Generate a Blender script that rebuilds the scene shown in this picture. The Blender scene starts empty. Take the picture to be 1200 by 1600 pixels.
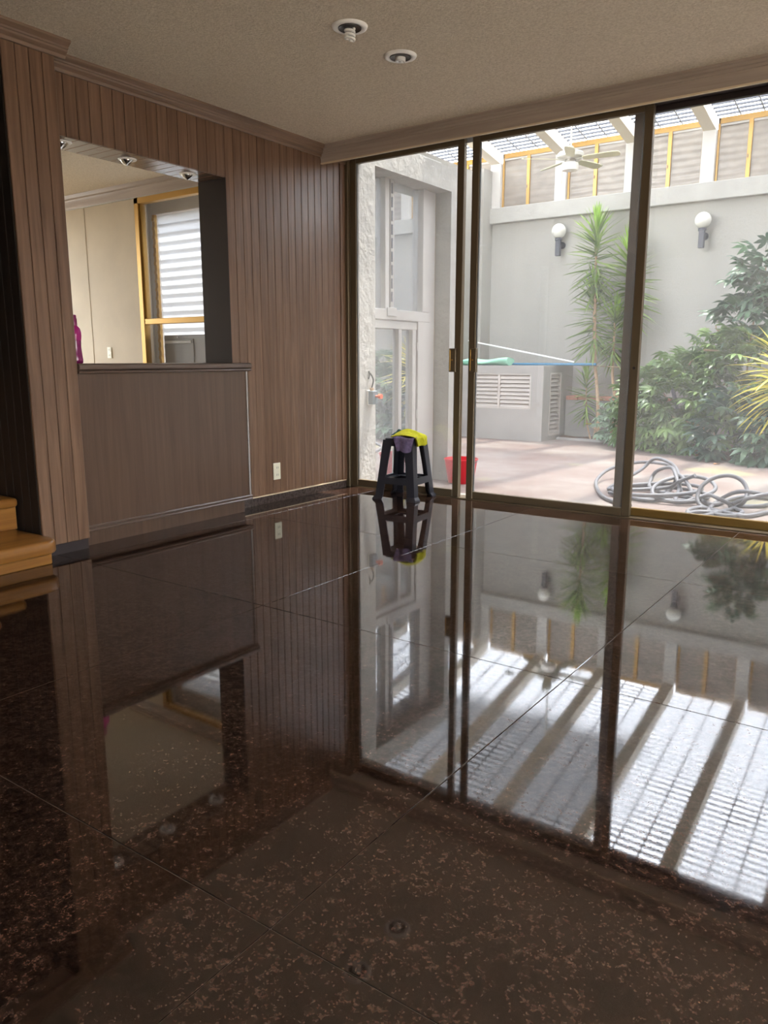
import bpy, bmesh, math, random
from mathutils import Vector, Matrix, Euler

random.seed(7)
SC = bpy.context.scene
COL = SC.collection
PI = math.pi

# ------------------------------------------------------------------ camera
CAM = Vector((3.8146, -4.8972, 1.0))
FPX, YAW, PITCH = 1210.9, 0.616456, 0.193861
FW = Vector((-math.sin(YAW) * math.cos(PITCH), math.cos(YAW) * math.cos(PITCH), -math.sin(PITCH)))
RT = Vector((math.cos(YAW), math.sin(YAW), 0))
UP = RT.cross(FW)
cam_d = bpy.data.cameras.new('camera')
cam_d.sensor_fit = 'VERTICAL'
cam_d.sensor_height = 24.0
cam_d.lens = FPX / 1600 * 24.0
cam_d.clip_start = 0.05
cam = bpy.data.objects.new('camera', cam_d)
COL.objects.link(cam)
m3 = Matrix((RT, UP, -FW)).transposed()
cam.matrix_world = Matrix.Translation(CAM) @ m3.to_4x4()
SC.camera = cam

# ------------------------------------------------------------------ world, sun, exposure
SUN_DIR = Vector((0.06, 0.24, 0.97)).normalized()
w = bpy.data.worlds.new('sky')
SC.world = w
w.use_nodes = True
wn = w.node_tree.nodes
wl = w.node_tree.links
wn.clear()
wo = wn.new('ShaderNodeOutputWorld')
wb = wn.new('ShaderNodeBackground')
ws = wn.new('ShaderNodeTexSky')
ws.sky_type = 'NISHITA'
ws.sun_disc = False
ws.sun_elevation = math.asin(SUN_DIR.z)
ws.sun_rotation = math.atan2(SUN_DIR.x, SUN_DIR.y)
ws.altitude = 2200
ws.air_density = 1.6
ws.dust_density = 3.0
hs_ = wn.new('ShaderNodeHueSaturation')      # hazy, nearly white sky
hs_.inputs['Saturation'].default_value = 0.3
wl.new(ws.outputs[0], hs_.inputs['Color'])
wl.new(hs_.outputs[0], wb.inputs[0])
wb.inputs[1].default_value = 0.9
wl.new(wb.outputs[0], wo.inputs[0])

sun_d = bpy.data.lights.new('sun', 'SUN')
sun_d.energy = 6.0
sun_d.color = (1.0, 0.95, 0.86)
sun_d.angle = math.radians(1.2)
sun = bpy.data.objects.new('sun', sun_d)
COL.objects.link(sun)
sun.rotation_euler = SUN_DIR.to_track_quat('Z', 'Y').to_euler()

SC.view_settings.view_transform = 'Standard'
SC.view_settings.look = 'None'
SC.view_settings.gamma = 1.0
SC.view_settings.use_curve_mapping = False
SC.view_settings.exposure = 1.74
SC.cycles.max_bounces = 14
SC.cycles.diffuse_bounces = 7
SC.cycles.glossy_bounces = 6
SC.cycles.transmission_bounces = 8
SC.cycles.transparent_max_bounces = 40
SC.cycles.sample_clamp_indirect = 6.0
SC.cycles.caustics_reflective = True
SC.cycles.caustics_refractive = False


# ------------------------------------------------------------------ pixel helpers (1200 x 1600 frame)
def ray(u, v):
    return RT * ((u - 600) / FPX) - UP * ((v - 800) / FPX) + FW


def at(u, v, y=None, x=None, z=None):
    d = ray(u, v)
    if y is not None:
        t = (y - CAM.y) / d.y
    elif x is not None:
        t = (x - CAM.x) / d.x
    else:
        t = (z - CAM.z) / d.z
    return CAM + d * t


def pz(y):                       # height of the gently falling patio floor
    return -0.15 - 0.02 * (y - 1)


# ------------------------------------------------------------------ materials
def s2l(c):
    return c / 12.92 if c <= 0.04045 else ((c + 0.055) / 1.055) ** 2.4


def rgb(r, g, b):
    return (s2l(r / 255), s2l(g / 255), s2l(b / 255), 1)


class Mat:
    def __init__(self, name):
        self.m = bpy.data.materials.new(name)
        self.m.use_nodes = True
        self.t = self.m.node_tree
        self.n = self.t.nodes
        self.p = self.n['Principled BSDF']
        self.out = self.n['Material Output']

    def node(self, kind, **kw):
        nd = self.n.new(kind)
        for k, v in kw.items():
            setattr(nd, k, v)
        return nd

    def link(self, a, b):
        self.t.links.new(a, b)

    def set(self, **kw):
        for k, v in kw.items():
            self.p.inputs[k.replace('_', ' ')].default_value = v
        return self

    def coords(self, kind='Object', scale=(1, 1, 1), rnd=False):
        tc = self.node('ShaderNodeTexCoord')
        mp = self.node('ShaderNodeMapping')
        mp.inputs['Scale'].default_value = scale
        self.link(tc.outputs[kind], mp.inputs['Vector'])
        if rnd:
            oi = self.node('ShaderNodeObjectInfo')
            mu = self.node('ShaderNodeMath', operation='MULTIPLY')
            mu.inputs[1].default_value = 37.0
            self.link(oi.outputs['Random'], mu.inputs[0])
            cb = self.node('ShaderNodeCombineXYZ')
            for i in range(3):
                self.link(mu.outputs[0], cb.inputs[i])
            self.link(cb.outputs[0], mp.inputs['Location'])
        return mp.outputs[0]

    def world(self, scale=(1, 1, 1)):
        g = self.node('ShaderNodeNewGeometry')
        mp = self.node('ShaderNodeMapping')
        mp.inputs['Scale'].default_value = scale
        self.link(g.outputs['Position'], mp.inputs['Vector'])
        return mp.outputs[0]

    def noise(self, vec, scale, detail=4, rough=0.55, dist=0.0):
        nz = self.node('ShaderNodeTexNoise')
        nz.inputs['Scale'].default_value = scale
        nz.inputs['Detail'].default_value = detail
        nz.inputs['Roughness'].default_value = rough
        nz.inputs['Distortion'].default_value = dist
        if vec is not None:
            self.link(vec, nz.inputs['Vector'])
        return nz.outputs['Fac']

    def ramp(self, fac, stops, interp='LINEAR'):
        r = self.node('ShaderNodeValToRGB')
        r.color_ramp.interpolation = interp
        els = r.color_ramp.elements
        while len(els) < len(stops):
            els.new(0.5)
        for e, (p, c) in zip(els, stops):
            e.position = p
            e.color = c
        self.link(fac, r.inputs[0])
        return r.outputs[0]

    def mix(self, fac, a, b, mode='MIX'):
        x = self.node('ShaderNodeMix', data_type='RGBA', blend_type=mode)
        for sock, val in ((x.inputs[0], fac), (x.inputs[6], a), (x.inputs[7], b)):
            if hasattr(val, 'default_value') or hasattr(val, 'links'):
                self.link(val, sock)
            else:
                sock.default_value = val
        return x.outputs[2]

    def bump(self, fac, strength=0.3, dist=0.01):
        b = self.node('ShaderNodeBump')
        b.inputs['Strength'].default_value = strength
        b.inputs['Distance'].default_value = dist
        self.link(fac, b.inputs['Height'])
        self.link(b.outputs[0], self.p.inputs['Normal'])

    def color(self, sock):
        self.link(sock, self.p.inputs['Base Color'])
        return self


M = {}


def plain(name, col, rough=0.5, metal=0.0, spec=0.5):
    k = Mat(name).set(Roughness=rough, Metallic=metal)
    k.p.inputs['Base Color'].default_value = col
    k.p.inputs['Specular IOR Level'].default_value = spec
    M[name] = k.m
    return k


def speckled(name, col, amount=0.12, scale=6.0, rough=0.7, bump=0.15, bscale=60.0, bd=0.004, metal=0.0):
    """a plain colour with faint unevenness and a fine relief"""
    k = Mat(name).set(Roughness=rough, Metallic=metal)
    v = k.world()
    f = k.noise(v, scale, 5)
    lo = tuple(c * (1 - amount) for c in col[:3]) + (1,)
    hi = tuple(min(1, c * (1 + amount)) for c in col[:3]) + (1,)
    k.color(k.ramp(f, [(0.3, lo), (0.7, hi)]))
    if bump:
        k.bump(k.noise(v, bscale, 3), bump, bd)
    M[name] = k.m
    return k


def wood(name, dark, light, axis='z', rough=0.32, scale=1.0, rnd=0.25, coat=0.0):
    k = Mat(name).set(Roughness=rough)
    sc = {'x': (1.2, 28, 28), 'y': (28, 1.2, 28), 'z': (28, 28, 1.2)}[axis]
    v = k.coords('Object', tuple(c * scale for c in sc), rnd=True)
    f = k.noise(v, 1.6, 6, 0.6, 0.6)
    base = k.ramp(f, [(0.25, dark), (0.75, light)])
    oi = k.node('ShaderNodeObjectInfo')
    tone = k.ramp(oi.outputs['Random'], [(0.0, (1 - rnd, 1 - rnd * 1.15, 1 - rnd * 1.3, 1)), (1.0, (1, 1, 1, 1))])
    k.color(k.mix(1.0, base, tone, 'MULTIPLY'))
    k.bump(f, 0.06, 0.002)
    k.p.inputs['Coat Weight'].default_value = coat
    k.p.inputs['Coat Roughness'].default_value = 0.15
    M[name] = k.m
    return k


# polished brown granite
k = Mat('granite').set(Roughness=0.045, IOR=1.92)
v = k.coords('Object', (1, 1, 1), rnd=True)
grain = k.ramp(k.noise(v, 60, 6, 0.75, 0.3), [(0.30, rgb(12, 9, 9)), (0.44, rgb(38, 28, 23)), (0.54, rgb(72, 50, 40)), (0.72, rgb(106, 84, 72))])
clouds = k.ramp(k.noise(v, 7.0, 4, 0.6, 0.6), [(0.34, (0.3, 0.28, 0.28, 1)), (0.52, (1, 1, 1, 1))])
fine_ = k.noise(v, 190, 2, 0.6)
fleck = k.ramp(fine_, [(0.36, (0.5, 0.49, 0.48, 1)), (0.64, (1.3, 1.28, 1.26, 1))])
k.color(k.mix(1.0, k.mix(0.9, grain, clouds, 'MULTIPLY'), fleck, 'MULTIPLY'))
dust = k.ramp(k.noise(k.world(), 3.0, 4, 0.6), [(0.35, (0.02, 0.02, 0.02, 1)), (0.75, (0.065, 0.065, 0.065, 1))])
k.link(dust, k.p.inputs['Roughness'])
k.bump(fine_, 0.004, 0.002)
M['granite'] = k.m

speckled('granite_base', rgb(70, 60, 56), 0.5, 60, 0.15, 0)
plain('grout', rgb(126, 116, 106), 0.8)

# textured ceiling plaster
k = Mat('popcorn').set(Roughness=0.95)
v = k.world()
f = k.noise(v, 95, 4, 0.7)
k.color(k.ramp(f, [(0.3, rgb(206, 190, 166)), (0.7, rgb(244, 231, 210))]))
k.bump(f, 0.9, 0.012)
M['popcorn'] = k.m

wood('panel_wood', rgb(92, 67, 51), rgb(140, 108, 86), 'z', 0.36, 1.0, 0.2, 0.15)
wood('panel_wood_across', rgb(92, 66, 50), rgb(142, 108, 86), 'x', 0.25, 1.0, 0.2, 0.2)
wood('counter_wood', rgb(72, 52, 40), rgb(98, 74, 58), 'z', 0.36, 0.6, 0.0, 0.1)
wood('counter_trim', rgb(78, 61, 52), rgb(106, 87, 76), 'y', 0.36, 0.6, 0.0, 0.2)
wood('crown_wood_y', rgb(100, 78, 62), rgb(142, 116, 96), 'y', 0.3, 0.6, 0.0, 0.2)
wood('crown_wood_x', rgb(150, 134, 122), rgb(184, 168, 156), 'x', 0.35, 0.6, 0.0, 0.1)
wood('pale_edge', rgb(206, 186, 156), rgb(226, 206, 176), 'x', 0.5, 0.6, 0.0)
wood('stair_wood', rgb(122, 78, 34), rgb(176, 122, 60), 'y', 0.28, 0.5, 0.15, 0.3)
plain('dark_wood', rgb(44, 34, 34), 0.5)
plain('stair_shade', rgb(30, 20, 15), 0.7)  # darkness of the unlit stairwell put into the colour
plain('black', rgb(12, 12, 12), 1.0, 0.0, 0.1)

speckled('kitchen_paint', rgb(196, 183, 162), 0.06, 3, 0.8, 0.15, 40)
speckled('white_stucco', rgb(158, 155, 148), 0.05, 1.2, 0.9, 0.5, 26, 0.01)
speckled('rough_concrete', rgb(166, 164, 158), 0.08, 5, 0.9, 0.7, 18, 0.012)
speckled('white_paint', rgb(188, 185, 180), 0.03, 4, 0.5, 0.1, 30)
speckled('grey_stucco', rgb(156, 152, 147), 0.07, 3, 0.9, 0.4, 40)
speckled('beam_plaster', rgb(222, 213, 198), 0.05, 3, 0.9, 0.3, 30)
speckled('plaster_inside', rgb(236, 226, 210), 0.05, 2, 0.8, 0.1, 40)
speckled('soil', rgb(92, 70, 52), 0.4, 12, 1.0, 1.0, 40, 0.03)

# faded red patio concrete with pale wear and a few yellowish patches
k = Mat('patio_concrete').set(Roughness=0.75)
v = k.world()
base = k.ramp(k.noise(v, 1.3, 6, 0.62), [(0.3, rgb(118, 97, 90)), (0.5, rgb(128, 113, 106)), (0.72, rgb(144, 136, 129))])
fine = k.ramp(k.noise(v, 30, 4, 0.7), [(0.3, (0.86, 0.86, 0.86, 1)), (0.7, (1, 1, 1, 1))])
c1 = k.mix(1.0, base, fine, 'MULTIPLY')
st = k.ramp(k.noise(k.world((1, 1, 0)), 0.75, 2, 0.4), [(0.60, (0, 0, 0, 1)), (0.68, (1, 1, 1, 1))])
k.color(k.mix(st, c1, rgb(142, 136, 104)))
k.bump(k.noise(v, 22, 4), 0.25, 0.006)
M['patio_concrete'] = k.m

plain('gold_frame', rgb(182, 142, 74), 0.4, 0.6)
plain('bronze_frame', rgb(104, 90, 70), 0.42, 0.35)
plain('rail_gold', rgb(136, 108, 58), 0.38, 0.6)
plain('rubber_seal', rgb(88, 88, 86), 0.6)
plain('white_plastic', rgb(232, 230, 222), 0.4)
plain('ivory_plastic', rgb(226, 220, 198), 0.4)
plain('slot_dark', rgb(90, 98, 88), 0.6)
plain('downlight_white', rgb(253, 250, 244), 0.4)
plain('downlight_inner', rgb(60, 56, 52), 0.35, 0.3)
plain('chrome', rgb(200, 196, 190), 0.18, 1.0)
plain('cfl_tube', rgb(250, 248, 244), 0.25)
plain('stool_plastic', rgb(44, 45, 54), 0.4)
plain('grey_appliance', rgb(98, 96, 96), 0.4, 0.2)
plain('grey_appliance_light', rgb(150, 148, 144), 0.35, 0.4)
plain('louvre_white', rgb(186, 178, 170), 0.5)
plain('fan_white', rgb(196, 194, 186), 0.4)
plain('fan_blade', rgb(206, 202, 172), 0.5)
plain('lamp_black', rgb(52, 54, 66), 0.5)
plain('lamp_globe', rgb(214, 212, 204), 0.25)
plain('hose_grey', rgb(112, 112, 116), 0.5)
plain('switch_box', rgb(102, 116, 124), 0.5)
plain('switch_knob', rgb(206, 96, 66), 0.4)
plain('cable_black', rgb(58, 58, 54), 0.6)
plain('tarp_green', rgb(140, 194, 170), 0.5)
plain('pole_blue', rgb(50, 116, 152), 0.4)
plain('pole_white', rgb(236, 236, 232), 0.4)
speckled('towel_purple', rgb(112, 98, 130), 0.25, 60, 1.0, 0.8, 240, 0.004)
speckled('towel_yellow', rgb(190, 188, 40), 0.15, 60, 1.0, 0.8, 240, 0.004)
speckled('towel_teal', rgb(30, 74, 76), 0.2, 60, 1.0, 0.8, 240, 0.004)
speckled('trunk_tan', rgb(176, 146, 116), 0.2, 20, 0.9, 0.5, 50)
speckled('branch_brown', rgb(150, 128, 102), 0.2, 20, 0.9, 0.5, 50)
speckled('red_brick', rgb(176, 122, 102), 0.15, 14, 0.9, 0.4, 60)
speckled('batten_grey', rgb(92, 95, 102), 0.1, 10, 0.7, 0)
speckled('steel_grey', rgb(120, 122, 126), 0.1, 10, 0.5, 0)
speckled('dry_leaf', rgb(186, 136, 92), 0.25, 10, 0.8, 0)
speckled('flower_yellow', rgb(206, 196, 70), 0.2, 20, 0.8, 0)


def leafmat(name, dark, light, trans=0.25, gloss=0.35):
    k = Mat(name).set(Roughness=gloss)
    oi = k.node('ShaderNodeObjectInfo')
    f = k.noise(k.world(), 7.0, 2)
    ad = k.node('ShaderNodeMath', operation='ADD')
    k.link(f, ad.inputs[0])
    k.link(oi.outputs['Random'], ad.inputs[1])
    dv = k.node('ShaderNodeMath', operation='MULTIPLY')
    dv.inputs[1].default_value = 0.5
    k.link(ad.outputs[0], dv.inputs[0])
    col = k.ramp(dv.outputs[0], [(0.25, dark), (0.75, light)])
    k.color(col)
    tr = k.node('ShaderNodeBsdfTranslucent')
    k.link(col, tr.inputs[0])
    mx = k.node('ShaderNodeMixShader')
    mx.inputs[0].default_value = trans
    k.link(k.p.outputs[0], mx.inputs[1])
    k.link(tr.outputs[0], mx.inputs[2])
    k.link(mx.outputs[0], k.out.inputs[0])
    M[name] = k.m


leafmat('leaf_green', rgb(60, 86, 52), rgb(122, 150, 84))
leafmat('leaf_deep', rgb(52, 78, 62), rgb(98, 128, 96))
leafmat('leaf_pale', rgb(120, 146, 120), rgb(176, 196, 168))
leafmat('leaf_dracaena', rgb(86, 108, 62), rgb(140, 164, 86), 0.3)
leafmat('leaf_dracaena_tip', rgb(112, 150, 58), rgb(160, 196, 84), 0.35)
leafmat('leaf_yellow', rgb(176, 166, 46), rgb(226, 212, 92), 0.35)


def glassmat(name, tint=(1, 1, 1, 1), haze=0.0, haze_col=(0.9, 0.9, 0.9, 1), refl=None):
    """thin pane: clear with Fresnel gloss, plus a film of dust that scatters light"""
    k = Mat(name)
    k.n.remove(k.p)
    tr = k.node('ShaderNodeBsdfTransparent')
    tr.inputs[0].default_value = tint
    gl = k.node('ShaderNodeBsdfGlossy')
    gl.inputs['Roughness'].default_value = 0.0
    fr = k.node('ShaderNodeFresnel')
    gm = k.node('ShaderNodeNewGeometry')          # same Fresnel on both faces of the thin pane
    io = k.node('ShaderNodeMapRange')
    io.inputs[3].default_value = 1.45
    io.inputs[4].default_value = 1 / 1.45
    k.link(gm.outputs['Backfacing'], io.inputs[0])
    k.link(io.outputs[0], fr.inputs[0])
    mx = k.node('ShaderNodeMixShader')
    if refl is None:
        k.link(fr.outputs[0], mx.inputs[0])
    else:
        mx.inputs[0].default_value = refl
    k.link(tr.outputs[0], mx.inputs[1])
    k.link(gl.outputs[0], mx.inputs[2])
    last = mx
    if haze > 0:
        tl = k.node('ShaderNodeBsdfTranslucent')
        tl.inputs[0].default_value = haze_col
        df = k.node('ShaderNodeBsdfDiffuse')
        df.inputs[0].default_value = haze_col
        hm = k.node('ShaderNodeMixShader')
        hm.inputs[0].default_value = 0.5
        k.link(tl.outputs[0], hm.inputs[1])
        k.link(df.outputs[0], hm.inputs[2])
        m2 = k.node('ShaderNodeMixShader')
        f = k.noise(k.world(), 1.7, 3)
        m2f = k.ramp(f, [(0.3, (haze * 0.75,) * 3 + (1,)), (0.7, (haze * 1.25,) * 3 + (1,))])
        k.link(m2f, m2.inputs[0])
        k.link(last.outputs[0], m2.inputs[1])
        k.link(hm.outputs[0], m2.inputs[2])
        last = m2
    k.link(last.outputs[0], k.out.inputs[0])
    M[name] = k.m


glassmat('dusty_glass', haze=0.075)
glassmat('clear_glass', haze=0.03)
glassmat('mirror_glass', tint=(0.85, 0.88, 0.9, 1), haze=0.12, refl=0.72, haze_col=(0.85, 0.88, 0.9, 1))

# frosted louvre glass: white, lit from behind
k = Mat('frosted_glass').set(Roughness=0.3)
k.p.inputs['Base Color'].default_value = (0.9, 0.93, 0.95, 1)
tl = k.node('ShaderNodeBsdfTranslucent')
tl.inputs[0].default_value = (0.42, 0.44, 0.46, 1)
tp = k.node('ShaderNodeBsdfTransparent')
mx = k.node('ShaderNodeMixShader')
mx.inputs[0].default_value = 0.12
k.link(tl.outputs[0], mx.inputs[1])
k.link(tp.outputs[0], mx.inputs[2])
m2 = k.node('ShaderNodeMixShader')
m2.inputs[0].default_value = 0.8
k.link(k.p.outputs[0], m2.inputs[1])
k.link(mx.outputs[0], m2.inputs[2])
k.link(m2.outputs[0], k.out.inputs[0])
M['frosted_glass'] = k.m

# ribbed obscure glass of the high windows
k = Mat('ribbed_glass').set(Roughness=0.3)
v = k.world((0.6, 1, 1))
f = k.noise(v, 9, 3, 0.6)
wv = k.node('ShaderNodeTexWave', bands_direction='Z')
wv.inputs['Scale'].default_value = 3.2
wv.inputs['Distortion'].default_value = 1.5
wv.inputs['Detail'].default_value = 1.0
k.link(k.world(), wv.inputs['Vector'])
k.color(k.ramp(f, [(0.3, rgb(124, 115, 106)), (0.7, rgb(146, 137, 126))]))
k.bump(wv.outputs['Fac'], 0.25, 0.02)
M['ribbed_glass'] = k.m

# corrugated polycarbonate roof sheet, a shadow painted grey into its left near part
k = Mat('polycarbonate')
k.n.remove(k.p)
tp = k.node('ShaderNodeBsdfTransparent')
tp.inputs[0].default_value = (0.86, 0.86, 0.84, 1)
tl = k.node('ShaderNodeBsdfTranslucent')
tl.inputs[0].default_value = (0.90, 0.92, 0.95, 1)
mx = k.node('ShaderNodeMixShader')
mx.inputs[0].default_value = 0.5
k.link(tp.outputs[0], mx.inputs[1])
k.link(tl.outputs[0], mx.inputs[2])
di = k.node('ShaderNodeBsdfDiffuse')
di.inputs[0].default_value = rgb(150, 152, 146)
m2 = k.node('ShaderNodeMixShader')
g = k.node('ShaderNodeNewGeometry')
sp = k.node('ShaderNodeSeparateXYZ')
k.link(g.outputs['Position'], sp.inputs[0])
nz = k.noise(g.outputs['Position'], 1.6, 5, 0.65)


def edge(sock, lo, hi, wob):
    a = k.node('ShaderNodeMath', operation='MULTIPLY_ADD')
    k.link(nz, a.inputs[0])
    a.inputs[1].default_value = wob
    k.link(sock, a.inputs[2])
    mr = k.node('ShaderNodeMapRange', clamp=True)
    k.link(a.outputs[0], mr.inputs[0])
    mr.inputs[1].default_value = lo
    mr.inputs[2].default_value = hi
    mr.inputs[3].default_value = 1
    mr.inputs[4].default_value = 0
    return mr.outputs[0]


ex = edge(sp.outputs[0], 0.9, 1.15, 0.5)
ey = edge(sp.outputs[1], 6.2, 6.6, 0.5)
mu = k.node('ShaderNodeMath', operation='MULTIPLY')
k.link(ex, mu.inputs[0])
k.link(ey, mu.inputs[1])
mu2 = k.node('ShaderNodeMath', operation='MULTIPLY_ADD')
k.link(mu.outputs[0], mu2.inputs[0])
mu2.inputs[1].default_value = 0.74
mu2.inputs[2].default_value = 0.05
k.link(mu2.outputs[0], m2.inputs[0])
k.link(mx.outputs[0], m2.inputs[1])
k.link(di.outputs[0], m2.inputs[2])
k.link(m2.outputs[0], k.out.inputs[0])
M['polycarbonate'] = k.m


# translucent plastics
def plasticmat(name, col, trans=0.35, rough=0.3):
    k = Mat(name).set(Roughness=rough)
    k.p.inputs['Base Color'].default_value = col
    tl = k.node('ShaderNodeBsdfTranslucent')
    tl.inputs[0].default_value = col
    mx = k.node('ShaderNodeMixShader')
    mx.inputs[0].default_value = trans
    k.link(k.p.outputs[0], mx.inputs[1])
    k.link(tl.outputs[0], mx.inputs[2])
    k.link(mx.outputs[0], k.out.inputs[0])
    M[name] = k.m


plasticmat('bucket_red', rgb(226, 44, 62), 0.25)
plasticmat('bottle_pink', rgb(206, 60, 150), 0.35, 0.15)
plasticmat('bottle_cap', rgb(150, 44, 104), 0.1, 0.3)
plasticmat('bottle_liquid', rgb(150, 40, 110), 0.2, 0.15)


# ------------------------------------------------------------------ mesh building
ORIGIN = {}


class MB:
    def __init__(self):
        self.v, self.f = [], []

    def add(self, vs, fs):
        o = len(self.v)
        self.v += [tuple(p) for p in vs]
        self.f += [tuple(i + o for i in q) for q in fs]
        return self

    def box(self, a, b, mat=None):
        x0, y0, z0 = a
        x1, y1, z1 = b
        vs = [(x0, y0, z0), (x1, y0, z0), (x1, y1, z0), (x0, y1, z0), (x0, y0, z1), (x1, y0, z1), (x1, y1, z1), (x0, y1, z1)]
        if mat is not None:
            vs = [mat @ Vector(p) for p in vs]
        return self.add(vs, [(0, 3, 2, 1), (4, 5, 6, 7), (0, 1, 5, 4), (1, 2, 6, 5), (2, 3, 7, 6), (3, 0, 4, 7)])

    def cbox(self, a, b, c, mat=None):
        """box with chamfered edges"""
        lo = [min(p, q) for p, q in zip(a, b)]
        hi = [max(p, q) for p, q in zip(a, b)]
        vs, idx = [], {}
        for i in range(8):
            s = [(i >> d) & 1 for d in range(3)]
            for d in range(3):
                p = []
                for e in range(3):
                    full = hi[e] if s[e] else lo[e]
                    inn = hi[e] - c if s[e] else lo[e] + c
                    p.append(full if e == d else inn)
                idx[(i, d)] = len(vs)
                vs.append(Vector(p))
        fs = []
        for d in range(3):
            e, g = [q for q in range(3) if q != d]
            for s in (0, 1):
                base = s << d
                fs.append([idx[(base, d)], idx[(base | 1 << e, d)], idx[(base | 1 << e | 1 << g, d)], idx[(base | 1 << g, d)]])
        for d in range(3):
            e, g = [q for q in range(3) if q != d]
            for s in range(4):
                base = ((s & 1) << e) | ((s >> 1) << g)
                o = base | 1 << d
                fs.append([idx[(base, e)], idx[(base, g)], idx[(o, g)], idx[(o, e)]])
        for i in range(8):
            fs.append([idx[(i, 0)], idx[(i, 1)], idx[(i, 2)]])
        if mat is not None:
            vs = [mat @ p for p in vs]
        return self.add(vs, fs)

    def prism(self, poly, axis, a, b):
        """closed 2-D outline swept along one axis; the outline is given in the other two axes, in order"""
        n = len(poly)

        def mk(p, t):
            q = list(p)
            q.insert({'x': 0, 'y': 1, 'z': 2}[axis], t)
            return q
        vs = [mk(p, a) for p in poly] + [mk(p, b) for p in poly]
        fs = [tuple(range(n)), tuple(range(2 * n - 1, n - 1, -1))]
        fs += [(i, (i + 1) % n, n + (i + 1) % n, n + i) for i in range(n)]
        return self.add(vs, fs)

    def tube(self, pts, r, n=8, cap=True):
        pts = [Vector(p) for p in pts]
        rs = r if isinstance(r, (list, tuple)) else [r] * len(pts)
        t0 = (pts[1] - pts[0]).normalized()
        nrm = t0.orthogonal().normalized()
        vs = []
        for i, p in enumerate(pts):
            t = (pts[min(i + 1, len(pts) - 1)] - pts[max(i - 1, 0)])
            t = t.normalized() if t.length > 1e-9 else t0
            nrm = nrm - t * nrm.dot(t)
            nrm = nrm.normalized() if nrm.length > 1e-6 else t.orthogonal().normalized()
            bi = t.cross(nrm)
            for j in range(n):
                a = 2 * PI * j / n
                vs.append(p + (nrm * math.cos(a) + bi * math.sin(a)) * rs[i])
        fs = []
        for i in range(len(pts) - 1):
            for j in range(n):
                k2 = (j + 1) % n
                fs.append((i * n + j, i * n + k2, (i + 1) * n + k2, (i + 1) * n + j))
        if cap:
            fs.append(tuple(range(n - 1, -1, -1)))
            fs.append(tuple(range((len(pts) - 1) * n, len(pts) * n)))
        return self.add(vs, fs)

    def lathe(self, prof, c, n=24, mat=None):
        """profile of (radius, height) turned about a vertical axis through c"""
        vs = []
        c = Vector(c)
        for r, z in prof:
            for j in range(n):
                a = 2 * PI * j / n
                p = Vector((r * math.cos(a), r * math.sin(a), z))
                if mat is not None:
                    p = mat @ p
                vs.append(c + p)
        fs = []
        for i in range(len(prof) - 1):
            for j in range(n):
                k2 = (j + 1) % n
                fs.append((i * n + j, i * n + k2, (i + 1) * n + k2, (i + 1) * n + j))
        if prof[0][0] > 1e-4:
            fs.append(tuple(range(n - 1, -1, -1)))
        if prof[-1][0] > 1e-4:
            fs.append(tuple(range((len(prof) - 1) * n, len(prof) * n)))
        return self.add(vs, fs)

    def grid(self, fn, nu, nv):
        vs = [fn(i / nu, j / nv) for i in range(nu + 1) for j in range(nv + 1)]
        fs = [(i * (nv + 1) + j, (i + 1) * (nv + 1) + j, (i + 1) * (nv + 1) + j + 1, i * (nv + 1) + j + 1) for i in range(nu) for j in range(nv)]
        return self.add(vs, fs)

    def build(self, name, mat, parent=None, loc=None, smooth=None, fix=True):
        """one mesh object; world coordinates in, origin at loc (or at the parent's base)"""
        po = ORIGIN.get(parent, Vector((0, 0, 0))) if parent else Vector((0, 0, 0))
        lo = Vector(loc) if loc is not None else po
        me = bpy.data.meshes.new(name)
        me.from_pydata([tuple(Vector(p) - lo) for p in self.v], [], self.f)
        if fix:
            bm = bmesh.new()
            bm.from_mesh(me)
            bmesh.ops.remove_doubles(bm, verts=bm.verts, dist=1e-6)
            bmesh.ops.recalc_face_normals(bm, faces=bm.faces)
            bm.to_mesh(me)
            bm.free()
        if smooth:
            me.polygons.foreach_set('use_smooth', [True] * len(me.polygons))
            me.set_sharp_from_angle(angle=math.radians(smooth))
        me.materials.append(M[mat])
        o = bpy.data.objects.new(name, me)
        COL.objects.link(o)
        o.location = lo - po
        if parent:
            o.parent = parent
        ORIGIN[o] = lo
        return o


def tag(o, label, cat, group=None):
    o['label'] = label
    o['category'] = cat
    if group:
        o['group'] = group
    return o


def struct(o, label=None):
    o['kind'] = 'structure'
    if label:
        o['label'] = label
        o['category'] = label.split()[-1]
    return o


def thing(name, loc, label=None, cat=None, group=None):
    o = bpy.data.objects.new(name, None)
    o.empty_display_size = 0.1
    COL.objects.link(o)
    o.location = loc
    ORIGIN[o] = Vector(loc)
    if label:
        tag(o, label, cat, group)
    return o


def sthing(name, loc, label=None):
    o = thing(name, loc)
    o['kind'] = 'structure'
    if label:
        o['label'] = label
    return o


def dup(src, parent, loc, rot=None, scale=None):
    """copy of one part, sharing its mesh, at a world position"""
    c = src.copy()
    COL.objects.link(c)
    c.parent = parent
    c.location = Vector(loc) - (ORIGIN[parent] if parent else Vector((0, 0, 0)))
    if rot is not None:
        c.rotation_euler = rot
    if scale is not None:
        c.scale = scale
    ORIGIN[c] = Vector(loc)
    return c


def dup_thing(root, loc, label, rotz=0.0):
    r = root.copy()
    COL.objects.link(r)
    r.location = loc
    r.rotation_euler.z = rotz
    r['label'] = label
    ORIGIN[r] = Vector(loc)
    for ch in list(root.children):
        c = ch.copy()
        COL.objects.link(c)
        c.parent = r
        for g in list(ch.children):
            d = g.copy()
            COL.objects.link(d)
            d.parent = c
    return r


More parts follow.
